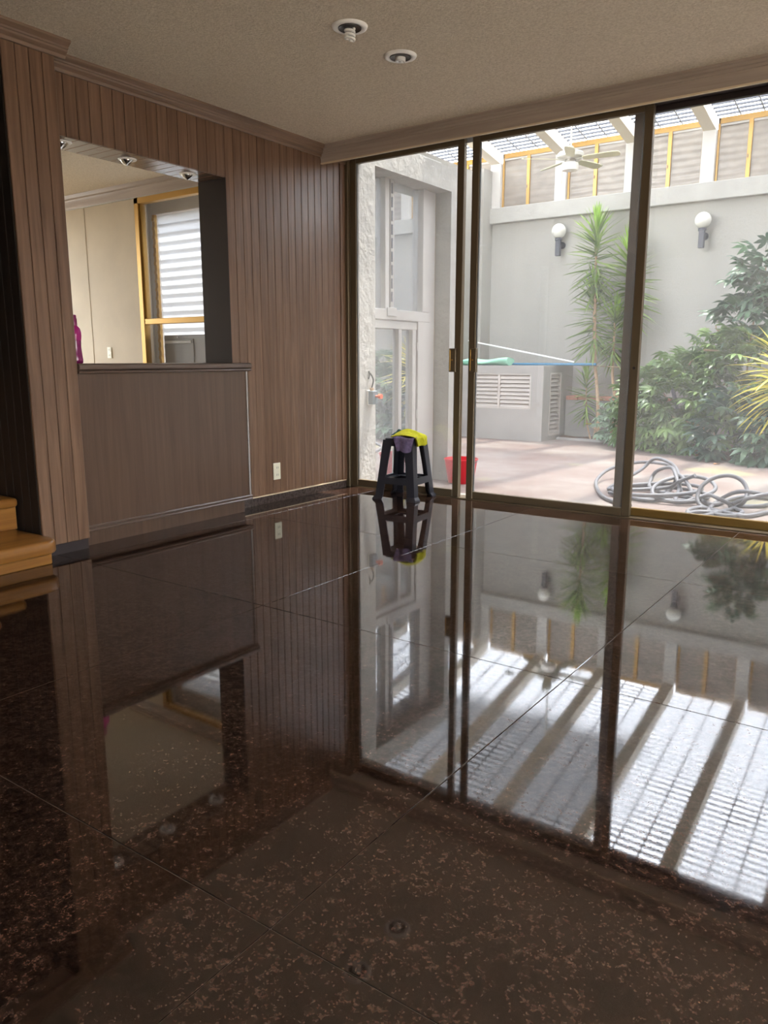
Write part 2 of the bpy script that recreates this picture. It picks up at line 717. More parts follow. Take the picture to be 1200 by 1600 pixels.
def spline(pts, n=8, closed=False):
    P = [Vector(p) for p in pts]
    out = []
    m = len(P)
    rng = m if closed else m - 1
    for i in range(rng):
        if closed:
            p0, p1, p2, p3 = P[(i - 1) % m], P[i], P[(i + 1) % m], P[(i + 2) % m]
        else:
            p0, p1, p2, p3 = P[max(i - 1, 0)], P[i], P[i + 1], P[min(i + 2, m - 1)]
        for k in range(n):
            t = k / n
            out.append(0.5 * ((2 * p1) + (p2 - p0) * t + (2 * p0 - 5 * p1 + 4 * p2 - p3) * t * t + (3 * p1 - p0 - 3 * p2 + p3) * t ** 3))
    if not closed:
        out.append(P[-1])
    return out


# ================================================================== THE ROOM
CEIL = 2.5
RX = 6.4      # right wall
BY = -7.4      # wall behind the camera
PITCHW = 0.072

# floor: granite slabs on a bed of grout
floor = struct(MB().box((-0.9, BY, -0.12), (RX, 0.0, -0.003)).build('floor', 'grout'), 'dark brown polished granite slab floor')
xs = [-1.0, 0.305, 1.624, 2.943, 4.262, 5.581, 6.9]
ys = [0.0, -1.32, -2.675, -4.02, -5.37, -6.7, -7.5]
for i in range(len(xs) - 1):
    for j in range(len(ys) - 1):
        x0, x1 = max(xs[i], -0.9), min(xs[i + 1], RX)
        y1, y0 = ys[j], max(ys[j + 1], BY)
        g = 0.0014
        MB().cbox((x0 + g, y0 + g, -0.03), (x1 - g, y1 - g, 0), 0.0008).build('floor_slab', 'granite', floor, loc=((x0 + x1) / 2, (y0 + y1) / 2, 0))

# ceiling
struct(MB().box((-0.02, BY, CEIL), (RX, 0.0, CEIL + 0.12)).build('ceiling', 'popcorn'), 'tan textured plaster ceiling')
# the right wall has a wide unseen opening, added to let daylight in
RWY0, RWY1, RWZ0, RWZ1 = -5.6, -2.4, 0.02, 1.65
struct(MB().box((RX, BY, 0), (RX + 0.15, 0.0, RWZ0)).box((RX, BY, RWZ1), (RX + 0.15, 0.0, CEIL)).box((RX, BY, RWZ0), (RX + 0.15, RWY0, RWZ1)).box((RX, RWY1, RWZ0), (RX + 0.15, 0.0, RWZ1)).build('wall_right', 'plaster_inside'))
struct(MB().box((-1.9, BY - 0.15, 0), (1.9, BY, CEIL)).box((1.9, BY - 0.15, 0), (RX + 0.15, BY, CEIL)).box((RX - 0.15, BY - 0.15, 0), (RX + 0.15, BY, 2.32)).build('wall_rear', 'plaster_inside'))
struct(MB().box((RX + 0.15, -5.2, 2.5), (RX + 1.35, 0.0, 2.62)).build('ceiling_eave_added', 'white_stucco'))  # unseen eave, added to hold back sky light at the opening
struct(MB().box((-8, -18, -0.3), (14, BY - 0.15, -0.02)).box((RX + 0.15, BY - 0.15, -0.3), (14, 0.05, -0.02)).build('floor_bounce_added', 'kitchen_paint'))  # unseen pale ground, added to bounce sunlight up into the room
# the front wall above the sliding doors (its outside faces the patio)
MBf = MB().box((-0.12, 0.06, 2.5), (7.4, 0.22, 6.0)).box((RX - 0.2, 0.0, -0.3), (7.4, 0.22, 2.5))
struct(MBf.build('wall_front', 'white_stucco'))

# left wall: core with the pass-through opening, planks in front
OY0, OY1, OZ1 = -2.49, -1.24, 2.128
core = MB()
core.box((-0.255, OY1 + 0.012, 0), (-0.014, 0.06, CEIL))
core.box((-0.255, OY0, OZ1 + 0.014), (-0.014, OY1 + 0.012, CEIL))
core.box((-0.255, OY0, 0), (-0.014, OY1 + 0.012, 0.92))
core.box((-0.255, -2.74, 0), (0.15, OY0, CEIL))
core.box((-0.255, BY, 0), (0.0, -4.3, CEIL))
wall_left = struct(core.build('wall_left', 'dark_wood'), 'brown wood panelled wall of narrow vertical planks')


def plank_row(y0, n, pitch, z0, z1, x):
    first = None
    for i in range(n):
        a = y0 + i * pitch
        if first is None:
            first = MB().cbox((x - 0.014, a + 0.0012, z0), (x, a + pitch - 0.0012, z1), 0.003).build('plank', 'panel_wood', wall_left, loc=(x, a + pitch / 2, (z0 + z1) / 2))
        else:
            dup(first, wall_left, (x, a + pitch / 2, (z0 + z1) / 2))


plank_row(OY1, 16, PITCHW, 0.06, CEIL, 0.0)
n = 17
plank_row(OY0, n, (OY1 - OY0) / n, OZ1, CEIL, 0.0)
plank_row(-2.76, 4, 0.0675, 0.058, CEIL, 0.17)
# planks on the stair side of the panelled post (seen edge on), shade painted in
first = None
for i in range(6):
    x = 0.155 - 0.072 * (i + 1)
    if first is None:
        first = MB().cbox((x, -2.76, 0.058), (x + 0.07, -2.742, CEIL), 0.003).build('plank', 'stair_shade', wall_left, loc=(x, -2.75, 1.3))
    else:
        dup(first, wall_left, (x, -2.75, 1.3))
# planks lining the underside of the opening, running front to back
first = None
for i in range(n):
    pit = (OY1 - OY0) / n
    a = OY0 + i * pit
    if first is None:
        first = MB().cbox((-0.255, a + 0.0012, OZ1), (-0.015, a + pit - 0.0012, OZ1 + 0.013), 0.002).build('soffit_plank', 'panel_wood_across', wall_left, loc=(-0.13, a + pit / 2, OZ1))
    else:
        dup(first, wall_left, (-0.13, a + pit / 2, OZ1))
MB().cbox((-0.255, OY1, 0.98), (-0.001, OY1 + 0.012, OZ1), 0.002).build('jamb_lining', 'dark_wood', wall_left)
# corner strip beside the sliding door
MB().prism([(-0.014, -0.088), (0.006, -0.088), (0.012, -0.06), (0.004, -0.03), (0.01, -0.0), (-0.014, 0.0)], 'z', 0.06, CEIL).build('corner_strip', 'panel_wood', wall_left, smooth=40)

# panelling beyond the post, around the stair, shade painted into its colour
struct(MB().box((-1.9, BY, 0), (-1.75, -2.74, CEIL)).box((-1.75, -2.742, 0), (-0.25, -2.72, CEIL)).build('wall_stair', 'stair_shade'))
struct(MB().box((-1.9, BY, CEIL), (-0.02, -2.7, CEIL + 0.1)).build('ceiling_stair', 'stair_shade'))
struct(MB().box((-1.9, BY, -0.12), (-0.9, -2.7, 0)).build('floor_stair', 'stair_shade'))

# baseboard (granite strip with a pale top edge)
bb = struct(MB().box((-0.014, OY1 + 0.0, 0), (0.012, -0.05, 0.054)).build('baseboard_left', 'granite_base'), 'dark granite strip along the foot of the plank wall')
MB().box((-0.014, OY1, 0.054), (0.013, -0.05, 0.06)).build('top_edge', 'pale_edge', bb)
struct(MB().box((-0.2, -2.74, 0.0), (0.14, -2.5, 0.058)).build('baseboard_post', 'black'))


def crown(prof, axis, a, b, name, mat):
    return struct(MB().prism(prof, axis, a, b).build(name, mat, smooth=35))


pr = [(0, 2.428), (0.012, 2.428), (0.016, 2.436), (0.016, 2.444), (0.024, 2.448), (0.034, 2.455), (0.036, 2.464), (0.042, 2.466), (0.044, 2.474), (0.056, 2.482), (0.066, 2.488), (0.068, 2.5), (0, 2.5)]
crown(pr, 'y', -2.49, -0.0, 'trim_1', 'crown_wood_y')
prp = [(0.17 + o, z) for o, z in pr]
t3 = MB().prism(prp, 'y', -3.4, -2.44)
crown_post = struct(t3.build('trim_2', 'crown_wood_y', smooth=35))
# pelmet board over the sliding doors
pp = [(-0.29, 2.388), (-0.302, 2.388), (-0.303, 2.41), (-0.309, 2.43), (-0.311, 2.452), (-0.317, 2.455), (-0.318, 2.468), (-0.325, 2.472), (-0.327, 2.484), (-0.334, 2.488), (-0.336, 2.5), (-0.29, 2.5)]
pel = struct(MB().prism(pp, 'x', 0.002, RX).build('trim_3', 'crown_wood_x', smooth=35), 'grey brown moulded pelmet board above the sliding doors')
MB().box((0.002, -0.306, 2.38), (RX, -0.286, 2.388)).build('edge_strip', 'pale_edge', pel)  # paler strip along the pelmet's lower edge

# ---- recessed ceiling lights


def ceiling_light(x, y, label, drop):
    t = thing('ceiling_light', (x, y, CEIL), label, 'light', 'recessed lights in the living room ceiling')
    MB().lathe([(0.05, 0.0), (0.054, -0.008), (0.07, -0.012), (0.08, -0.008), (0.083, 0.0)], (x, y, CEIL), 36).build('trim_ring', 'downlight_white', t, smooth=50)
    MB().lathe([(0.052, -0.009), (0.053, -0.003), (0.045, -0.004), (0.036, -0.0045), (0.0, -0.005)], (x, y, CEIL), 32).build('baffle', 'black', t, smooth=50)
    MB().lathe([(0.05, -0.010), (0.053, -0.012), (0.054, -0.008)], (x, y, CEIL), 32).build('inner_ring', 'downlight_inner', t, smooth=50)
    pts = []
    for i in range(64):
        a = i / 63
        th = a * 3.2 * 2 * PI
        pts.append((x + 0.021 * math.cos(th), y + 0.021 * math.sin(th), CEIL - 0.008 - a * drop))
    pts.append((x, y, CEIL - 0.008 - drop))
    MB().tube(pts, 0.0058, 8).build('spiral_bulb', 'cfl_tube', t, smooth=60)
    return t


ceiling_light(1.424, -1.795, 'round white ceiling light whose spiral bulb hangs out, nearer the camera', 0.05)
ceiling_light(1.417, -1.371, 'round white ceiling light with its spiral bulb flush, nearer the glass doors', 0.018)

# ---- three little spotlights in the underside of the opening
for i, (u, vv, wd) in enumerate([(96, 222, 'leftmost, beside the panelled post'), (199, 249, 'middle of the three'), (293, 272, 'rightmost, by the dark jamb')]):
    p = at(u, vv, z=OZ1)
    t = thing('spotlight', (p.x, p.y, OZ1), 'chrome eyeball spotlight under the pass-through lintel, ' + wd, 'spotlight', 'spotlights under the pass-through lintel')
    MB().lathe([(0.032, 0.0), (0.036, -0.006), (0.05, -0.005), (0.053, 0.0)], (p.x, p.y, OZ1), 28).build('ring', 'downlight_white', t, smooth=50)
    rm = Euler((0.5, -0.5, 0)).to_matrix()
    MB().lathe([(0.034, 0.02), (0.038, 0.0), (0.034, -0.014), (0.027, -0.022), (0.022, -0.02), (0.0, -0.012)], (p.x, p.y, OZ1), 24, rm).build('eyeball', 'chrome', t, smooth=50)

# ---- bar counter
CY0, CY1 = -2.49, -1.25
bar = thing('bar_counter', (0.1, (CY0 + CY1) / 2, 0), 'dark brown wooden bar counter below the pass-through opening', 'counter')
MB().box((0.0, CY0, 0), (0.1, CY1 - 0.02, 0.09)).build('toe_kick', 'counter_wood', bar)
MB().cbox((0.0, CY0, 0.088), (0.148, CY1 - 0.012, 0.93), 0.002).build('front_panel', 'counter_wood', bar)
top = MB().prism([(-0.29, 0.946), (0.178, 0.946), (0.186, 0.952), (0.188, 0.963), (0.186, 0.974), (0.178, 0.98), (-0.29, 0.98)], 'y', CY0, CY1 - 0.0).build('counter_top', 'counter_trim', bar, smooth=40)
MB().prism([(0.14, 0.928), (0.168, 0.928), (0.178, 0.931), (0.181, 0.937), (0.178, 0.943), (0.168, 0.9455), (0.14, 0.9455)], 'y', CY0, CY1 + 0.002).build('upper_moulding', 'counter_trim', bar, smooth=40)
MB().prism([(0.12, 0.088), (0.155, 0.088), (0.16, 0.094), (0.155, 0.1), (0.152, 0.103), (0.158, 0.107), (0.16, 0.114), (0.155, 0.12), (0.12, 0.12)], 'y', CY0, CY1).build('lower_moulding', 'counter_trim', bar, smooth=30)
MB().prism([(0.13, CY1 - 0.02), (0.152, CY1 - 0.02), (0.157, CY1 - 0.013), (0.154, CY1 - 0.006), (0.0, CY1), (0.0, CY1 - 0.02)], 'z', 0.12, 0.928).build('corner_moulding', 'counter_trim', bar, smooth=40)

# ---- pink bottle on the counter
p = at(128, 563, x=-0.1)
bp = Vector((-0.1, p.y - 0.035, 0.98))
bt = thing('water_bottle', bp, 'translucent magenta water bottle with dark cap on the counter by the post', 'bottle')
MB().lathe([(0.03, 0.0), (0.036, 0.004), (0.037, 0.02), (0.034, 0.05), (0.031, 0.09), (0.033, 0.125)], bp, 28).build('lower_body', 'bottle_liquid', bt, smooth=60)
MB().lathe([(0.0335, 0.125), (0.0365, 0.15), (0.036, 0.17), (0.03, 0.19), (0.019, 0.202), (0.016, 0.206)], bp, 28).build('upper_body', 'bottle_pink', bt, smooth=60)
cp = MB().lathe([(0.018, 0.204), (0.019, 0.212), (0.0185, 0.24), (0.0165, 0.244), (0.0165, 0.258), (0.012, 0.262), (0.0, 0.263)], bp, 24).build('cap', 'bottle_cap', bt, smooth=40)
MB().box((bp.x - 0.012, bp.y - 0.022, bp.z + 0.236), (bp.x + 0.012, bp.y + 0.004, bp.z + 0.246)).build('flip_tab', 'bottle_cap', cp)

# ---- outlets


def outlet(loc, facing, label, cat='outlet', mat='ivory_plastic', w2=0.036, h2=0.06):
    """facing: 'x' (looks along +x) or 'y' (looks along -y)"""
    t = thing('wall_outlet', loc, label, cat)
    L = Vector(loc)

    def bx(u0, u1, z0, z1, d0, d1, nm, m, par, ch=0.0):
        b = MB()
        if facing == 'x':
            a, c = (L.x + d0, L.y + u0, L.z + z0), (L.x + d1, L.y + u1, L.z + z1)
        else:
            a, c = (L.x + u0, L.y - d1, L.z + z0), (L.x + u1, L.y - d0, L.z + z1)
        (b.cbox(a, c, ch) if ch else b.box(a, c))
        return b.build(nm, m, par)
    pl = bx(-w2, w2, -h2, h2, 0.0, 0.008, 'plate', mat, t, 0.003)
    for zc in (0.026, -0.026):
        so = bx(-0.018, 0.018, zc - 0.02, zc + 0.02, 0.007, 0.010, 'socket', mat, t, 0.001)
        bx(-0.009, -0.006, zc - 0.007, zc + 0.008, 0.0095, 0.0108, 'slot', 'slot_dark', so)
        bx(0.006, 0.009, zc - 0.007, zc + 0.008, 0.0095, 0.0108, 'slot', 'slot_dark', so)
    return t


outlet((0.0, -0.847, 0.217), 'x', 'ivory double wall outlet low on the wooden plank wall')

# ---- stair at the left edge
st = thing('staircase', (0.0, -3.4, 0), 'varnished honey brown wooden stair with rounded nosing beside the post', 'stairs')


def tread(x0, x1, y0, y1, z0, z1, r, name):
    pts = [(x0, y0), (x1, y0)]
    for k in range(7):
        a = k / 6 * PI / 2
        pts.append((x1 - r + r * math.cos(a), y1 - r + r * math.sin(a)))
    pts.append((x0, y1))
    c = 0.014
    b = MB()
    n = len(pts)
    ctr = Vector((x0, y0))
    rings = []
    for (ins, z) in ((c, z0), (c * 0.3, z0 + c * 0.4), (0, z0 + c), (0, z1 - c), (c * 0.3, z1 - c * 0.4), (c, z1)):
        ring = []
        for (px, py) in pts:
            qx = px - ins if px > x0 + 1e-6 else px
            qy = py - ins if py > y0 + 1e-6 else py
            ring.append((qx, qy, z))
        rings += ring
    fs = []
    for k in range(5):
        for j in range(n):
            fs.append((k * n + j, k * n + (j + 1) % n, (k + 1) * n + (j + 1) % n, (k + 1) * n + j))
    fs.append(tuple(range(n - 1, -1, -1)))
    fs.append(tuple(range(5 * n, 6 * n)))
    b.add(rings, fs)
    return b.build(name, 'stair_wood', st, smooth=40)


tread(-0.3, 0.35, -4.25, -2.772, 0.06, 0.132, 0.07, 'tread')
MB().cbox((-0.3, -4.25, 0), (0.29, -2.79, 0.062), 0.004).build('riser', 'stair_wood', st)
for k in range(1, 6):
    x1 = 0.0 - 0.28 * (k - 1)
    z0 = 0.132 + 0.17 * (k - 1)
    MB().cbox((x1 - 0.3, -4.25, z0), (x1 - 0.04, -2.772, z0 + 0.13), 0.003).build('riser', 'stair_wood', st)
    tread(x1 - 0.34, x1, -4.25, -2.772, z0 + 0.12, z0 + 0.17, 0.03, 'tread')

# ================================================================== KITCHEN BEHIND THE OPENING
KY = -0.3
WX0, WX1 = -2.12, -0.6           # gold window opening in the kitchen wall
kw = MB()
kw.box((-4.5, KY, 0), (WX0, KY + 0.12, CEIL)).box((WX0, KY, 2.385), (WX1, KY + 0.12, CEIL)).box((WX0, KY, 0), (WX1, KY + 0.12, 0.85)).box((WX1, KY, 0), (-0.255, KY + 0.12, CEIL))
kwall = struct(kw.build('wall_kitchen', 'kitchen_paint'), 'cream painted kitchen wall seen through the opening')
MB().cbox((-3.6, KY - 0.004, 0), (-2.86, KY, 2.4), 0.002).build('wall_panel', 'kitchen_paint', kwall)
struct(MB().box((-4.62, -2.72, 0), (-4.5, -1.95, CEIL)).box((-4.62, -0.5, 0), (-4.5, KY + 0.12, CEIL)).box((-4.62, -1.95, 0), (-4.5, -0.5, 0.3)).box((-4.62, -1.95, 2.4), (-4.5, -0.5, CEIL)).build('wall_kitchen_side', 'kitchen_paint'))  # side opening added to bring more daylight into the kitchen
struct(MB().box((-4.5, -2.72, 0), (-0.255, -2.6, CEIL)).build('wall_kitchen_rear', 'kitchen_paint'))
struct(MB().box((-4.5, -2.65, CEIL), (-0.02, KY + 0.12, CEIL + 0.1)).build('ceiling_kitchen', 'popcorn'))
struct(MB().box((-4.5, -2.65, -0.1), (-0.255, KY + 0.12, 0)).build('floor_kitchen', 'kitchen_paint'))
kp = [(KY, 2.392), (KY - 0.014, 2.392), (KY - 0.02, 2.41), (KY - 0.04, 2.44), (KY - 0.045, 2.46), (KY - 0.06, 2.47), (KY - 0.068, 2.5), (KY, 2.5)]
ktrim = struct(MB().prism(kp, 'x', -4.5, -0.26).build('trim_4', 'crown_wood_x', smooth=35), 'wooden crown moulding over the kitchen wall')
MB().box((-4.5, KY - 0.012, 2.384), (-0.26, KY, 2.392)).build('lower_bead', 'white_paint', ktrim)
o = at(172, 551, y=KY)
outlet((o.x, KY, o.z), 'y', 'small white double outlet on the cream kitchen wall', w2=0.032, h2=0.052)

# gold framed kitchen window
win = sthing('window_1', (WX0, KY, 0.85), 'gold anodised kitchen window frame with a cross rail')
gy0, gy1 = KY - 0.012, KY + 0.05
MB().cbox((WX0, gy0, 0.85), (WX0 + 0.055, gy1, 2.385), 0.003).build('stile', 'gold_frame', win)
MB().cbox((WX1 - 0.05, gy0, 0.85), (WX1, gy1, 2.385), 0.003).build('stile', 'gold_frame', win)
MB().cbox((WX0, gy0, 2.335), (WX1, gy1, 2.385), 0.003).build('top_rail', 'gold_frame', win)
MB().cbox((WX0, gy0, 0.85), (WX1, gy1, 0.9), 0.003).build('bottom_rail', 'gold_frame', win)
MB().cbox((WX0 + 0.055, gy0 + 0.004, 1.312), (WX1 - 0.05, gy1, 1.36), 0.003).build('cross_rail', 'gold_frame', win)
MB().cbox((WX0 + 0.058, gy0 + 0.015, 1.36), (WX0 + 0.075, gy1, 2.335), 0.003).build('glazing_bead', 'gold_frame', win)
MB().box((WX0 + 0.055, KY + 0.02, 1.36), (WX1 - 0.05, KY + 0.024, 2.335)).build('pane', 'clear_glass', win)
MB().box((WX0 + 0.055, KY + 0.02, 0.9), (WX1 - 0.05, KY + 0.024, 1.312)).build('pane', 'clear_glass', win)

# niche and glass louvre window behind it
JY = -0.02
JX0, JX1, JZ0, JZ1 = -2.2, -0.75, 0.5, 2.29
nm = MB().box((-2.34, KY + 0.12, 0.2), (-2.26, JY + 0.08, 2.6)).box((-2.34, KY + 0.12, 2.46), (-0.5, JY + 0.08, 2.6)).box((-0.6, KY + 0.12, 0.2), (-0.5, JY + 0.08, 2.6)).box((-2.34, KY + 0.12, 0.1), (-0.5, JY + 0.08, 0.3))
struct(nm.build('wall_niche', 'white_paint'))
jw = sthing('window_2', (JX0, JY, JZ0), 'white louvre window of frosted glass slats')
MB().cbox((-2.26, JY - 0.03, 0.3), (JX0, JY + 0.05, 2.46), 0.004).build('frame_post', 'white_paint', jw)
MB().cbox((JX0, JY - 0.03, JZ1), (JX1, JY + 0.05, 2.46), 0.004).build('frame_head', 'white_paint', jw)
MB().cbox((JX0, JY - 0.04, 0.3), (JX0 + 0.035, JY - 0.01, JZ1), 0.003).build('louvre_track', 'gold_frame', jw)
first = None
cf = None
for i in range(23):
    zc = JZ1 - 0.05 - i * 0.0765
    if zc < 0.55:
        break
    rm = Matrix.Translation((0, JY, zc)) @ Matrix.Rotation(math.radians(-79), 4, 'X')
    if first is None:
        sl = MB().box((JX0 + 0.035, -0.043, -0.003), (JX1, 0.043, 0.003), rm)
        sl.f.pop(0)
        first = sl.build('slat', 'frosted_glass', jw, loc=((JX0 + JX1) / 2, JY, zc))
        cf = MB().cbox((JX0 + 0.006, JY - 0.05, zc - 0.008), (JX0 + 0.04, JY - 0.038, zc + 0.022), 0.002).build('clip', 'gold_frame', jw, loc=(JX0, JY, zc))
    else:
        dup(first, jw, ((JX0 + JX1) / 2, JY, zc))
        dup(cf, jw, (JX0, JY, zc))

# grey appliance standing in the kitchen window niche
ap0, ap1 = at(256, 524, y=KY + 0.13), at(321, 523, y=KY + 0.13)
app = thing('grey_oven', (-1.6, KY + 0.2, 0.3), 'grey metal appliance with bar handle behind the kitchen window', 'appliance')
az = ap0.z
MB().cbox((ap0.x, KY + 0.13, 0.3), (-1.0, JY - 0.05, az), 0.006).build('body', 'grey_appliance', app)
MB().cbox((ap0.x + 0.02, KY + 0.122, 0.6), (ap0.x + 0.40, KY + 0.131, az - 0.035), 0.003).build('door_panel', 'grey_appliance', app)
hb = MB().cbox((ap0.x + 0.03, KY + 0.106, az - 0.075), (ap0.x + 0.385, KY + 0.122, az - 0.05), 0.004).build('handle', 'grey_appliance_light', app)
MB().lathe([(0.008, -0.004), (0.008, 0.004)], (ap0.x + 0.2, KY + 0.12, az - 0.02), 12, Matrix.Rotation(PI / 2, 3, 'X')).build('badge', 'grey_appliance_light', app)

# ================================================================== SLIDING GLASS DOORS
fr = sthing('door_frame', (0, 0, 0), 'bronze aluminium frame around the sliding glass doors')
MB().cbox((-0.014, -0.03, 0), (0.031, 0.11, 2.5), 0.004).build('jamb', 'bronze_frame', fr)
MB().cbox((RX - 0.2, -0.03, 0), (RX, 0.11, 2.5), 0.004).build('jamb', 'bronze_frame', fr)
MB().cbox((0.031, -0.02, 2.465), (RX - 0.2, 0.11, 2.5), 0.003).build('head_track', 'dark_wood', fr)
MB().cbox((0.0, -0.012, -0.2), (RX, 0.12, 0.008), 0.003).build('sill_track', 'bronze_frame', fr)
struct(MB().box((-0.12, 0.118, -0.4), (7.4, 0.22, -0.002)).build('trim_5', 'grey_stucco'))


def sliding_panel(nm, x0, x1, y, label, stl=0.053, gl='dusty_glass', top='bronze_frame', inner=False):
    t = sthing(nm, (x0, y, 0), label)
    zb, zt = 0.008, 2.466
    d = 0.038
    MB().cbox((x0, y, zb), (x0 + stl, y + d, zt), 0.003).build('stile', 'bronze_frame', t)
    MB().cbox((x1 - stl, y, zb), (x1, y + d, zt), 0.003).build('stile', 'bronze_frame', t)
    MB().cbox((x0 + stl, y + 0.002, zb), (x1 - stl, y + d - 0.002, zb + 0.052), 0.003).build('bottom_rail', 'rail_gold' if inner else 'bronze_frame', t)
    MB().cbox((x0 + stl, y + 0.002, zt - 0.034), (x1 - stl, y + d - 0.002, zt), 0.003).build('top_rail', top, t)
    MB().box((x0 + stl - 0.006, y + 0.016, zb + 0.045), (x1 - stl + 0.006, y + 0.021, zt - 0.03)).build('pane', gl, t)
    for xx in (x0 + stl, x1 - stl - 0.004):
        MB().box((xx, y + 0.010, zb + 0.052), (xx + 0.004, y + 0.027, zt - 0.034)).build('glazing_seal', 'rubber_seal', t)
    return t


def handle(t, x0, x1, y):
    h = MB().cbox((x0, y - 0.026, 0.915), (x1, y - 0.0, 1.08), 0.003).build('handle', 'bronze_frame', t)
    MB().cbox((x0 + 0.006, y - 0.03, 0.925), (x0 + 0.014, y - 0.026, 1.07), 0.001).build('handle_lip', 'gold_frame', h)
    MB().lathe([(0.006, -0.004), (0.006, 0.006)], ((x0 + x1) / 2, y - 0.026, 1.0), 10, Matrix.Rotation(PI / 2, 3, 'X')).build('lock', 'gold_frame', h)


d1 = sliding_panel('door_1', 0.031, 1.012, 0.0, 'left sliding glass door panel beside the plank wall')
handle(d1, 0.93, 0.985, 0.0)
d2 = sliding_panel('door_2', 1.074, 2.275, 0.0, 'middle sliding glass door panel with a handle on its left stile')
handle(d2, 1.095, 1.15, 0.0)
d3 = sliding_panel('door_3', 2.146, 3.38, 0.055, 'right sliding glass door panel on the outer track', top='dark_wood', inner=True)
d4 = sliding_panel('door_4', 3.33, 4.78, 0.0, 'sliding glass door panel next along to the right')
d6 = sliding_panel('door_6', 4.73, RX - 0.2, 0.055, 'last sliding glass door panel by the right wall')
for zc in (0.95, ):
    MB().lathe([(0.009, -0.004), (0.009, 0.004)], (2.25, 0.0, zc), 12, Matrix.Rotation(PI / 2, 3, 'X')).build('screw', 'dark_wood', d2)

# ================================================================== BLACK STOOL WITH CLOTHS
SCX, SCY = 0.667, -0.187
SH = 0.445
stool = thing('plastic_stool', (SCX, SCY, 0), 'black plastic stool with cloths on it in front of the glass door', 'stool')
ROT = math.radians(6)
cr, sr = math.cos(ROT), math.sin(ROT)


def sp2(x, y, z):
    return Vector((SCX + x * cr - y * sr, SCY + x * sr + y * cr, z))


TH, BH = 0.118, 0.165   # half sizes at seat and at floor


def half(z):
    t = z / SH
    return BH + (TH - BH) * (t ** 0.9)


# seat with rounded corners and a skirt
pts = []
for q in range(4):
    cx, cy = [(1, 1), (-1, 1), (-1, -1), (1, -1)][q]
    r = 0.035
    for k in range(6):
        a = q * PI / 2 + k / 5 * PI / 2
        pts.append((cx * (TH - r) + r * math.cos(a), cy * (TH - r) + r * math.sin(a)))
b = MB()
rings = []
for sc_, z in ((1.03, SH - 0.055), (1.02, SH - 0.03), (1.0, SH - 0.012), (0.97, SH - 0.003), (0.9, SH), (0.5, SH - 0.002)):
    rings += [sp2(px * sc_, py * sc_, z) for px, py in pts]
n = len(pts)
fs = [(k * n + j, k * n + (j + 1) % n, (k + 1) * n + (j + 1) % n, (k + 1) * n + j) for k in range(5) for j in range(n)]
fs.append(tuple(range(5 * n, 6 * n)))
fs.append(tuple(range(n - 1, -1, -1)))
b.add(rings, fs).build('seat', 'stool_plastic', stool, smooth=40)
# L-section legs, flared at the foot
for cx, cy in ((1, 1), (-1, 1), (-1, -1), (1, -1)):
    b = MB()
    rings = []
    levels = [0.0, 0.012, 0.03, 0.15, 0.25, 0.36, SH - 0.03, SH - 0.012]
    for z in levels:
        h = half(z) + (0.014 if z == 0.0 else 0.012 if z < 0.02 else 0.0)
        arm = 0.062 + 0.015 * max(0, (z - 0.3) / 0.14)
        if z < 0.02:
            arm += 0.012
        th = 0.012
        L = [(0, 0), (-arm, 0), (-arm, -th), (-th, -th), (-th, -arm), (0, -arm)]
        for px, py in L:
            rings.append(sp2(cx * (h + px), cy * (h + py), z))
    n = 6
    fs = [(k * n + j, k * n + (j + 1) % n, (k + 1) * n + (j + 1) % n, (k + 1) * n + j) for k in range(len(levels) - 1) for j in range(n)]
    fs.append((0, 1, 2, 3))
    fs.append((0, 3, 4, 5))
    e = (len(levels) - 1) * n
    fs += [(e, e + 1, e + 2, e + 3), (e, e + 3, e + 4, e + 5)]
    b.add(rings, fs).build('leg', 'stool_plastic', stool)
# stretchers joining the legs
for s, ax in ((1, 'x'), (-1, 'x'), (1, 'y'), (-1, 'y')):
    h0, h1 = half(0.115), half(0.16)
    b = MB()
    vs = []
    for z, h in ((0.115, h0), (0.162, h1)):
        for off in (0.0, -0.012):
            for e in (-1, 1):
                if ax == 'x':
                    vs.append(sp2(e * (h - 0.02), s * (h + off), z))
                else:
                    vs.append(sp2(s * (h + off), e * (h - 0.02), z))
    b.add(vs, [(0, 1, 3, 2), (4, 6, 7, 5), (0, 4, 5, 1), (2, 3, 7, 6), (0, 2, 6, 4), (1, 5, 7, 3)]).build('stretcher', 'stool_plastic', stool)
b = MB()
vs = [sp2(sx * (half(0.14) - 0.004), sy * (half(0.14) - 0.004), z) for z in (0.140, 0.146) for sx, sy in ((1, 1), (-1, 1), (-1, -1), (1, -1))]
inn = [sp2(sx * (half(0.14) - 0.06), sy * (half(0.14) - 0.06), z) for z in (0.140, 0.146) for sx, sy in ((1, 1), (-1, 1), (-1, -1), (1, -1))]
b.add(vs + inn, [(i, (i + 1) % 4, 8 + (i + 1) % 4, 8 + i) for i in range(4)] + [(4 + i, 12 + i, 12 + (i + 1) % 4, 4 + (i + 1) % 4) for i in range(4)]
      + [(i, 4 + i, 4 + (i + 1) % 4, (i + 1) % 4) for i in range(4)] + [(8 + i, 8 + (i + 1) % 4, 12 + (i + 1) % 4, 12 + i) for i in range(4)]).build('shelf_rim', 'stool_plastic', stool)


def cloth(name, mat, fn, nu, nv, th, label, grp):
    o = MB().grid(fn, nu, nv).build(name, mat, None, loc=(SCX, SCY, SH), smooth=80, fix=False)
    md = o.modifiers.new('thick', 'SOLIDIFY')
    md.thickness = th
    md.offset = 1
    sb = o.modifiers.new('smooth', 'SUBSURF')
    sb.levels = 1
    sb.render_levels = 1
    return tag(o, label, 'cloth', grp)


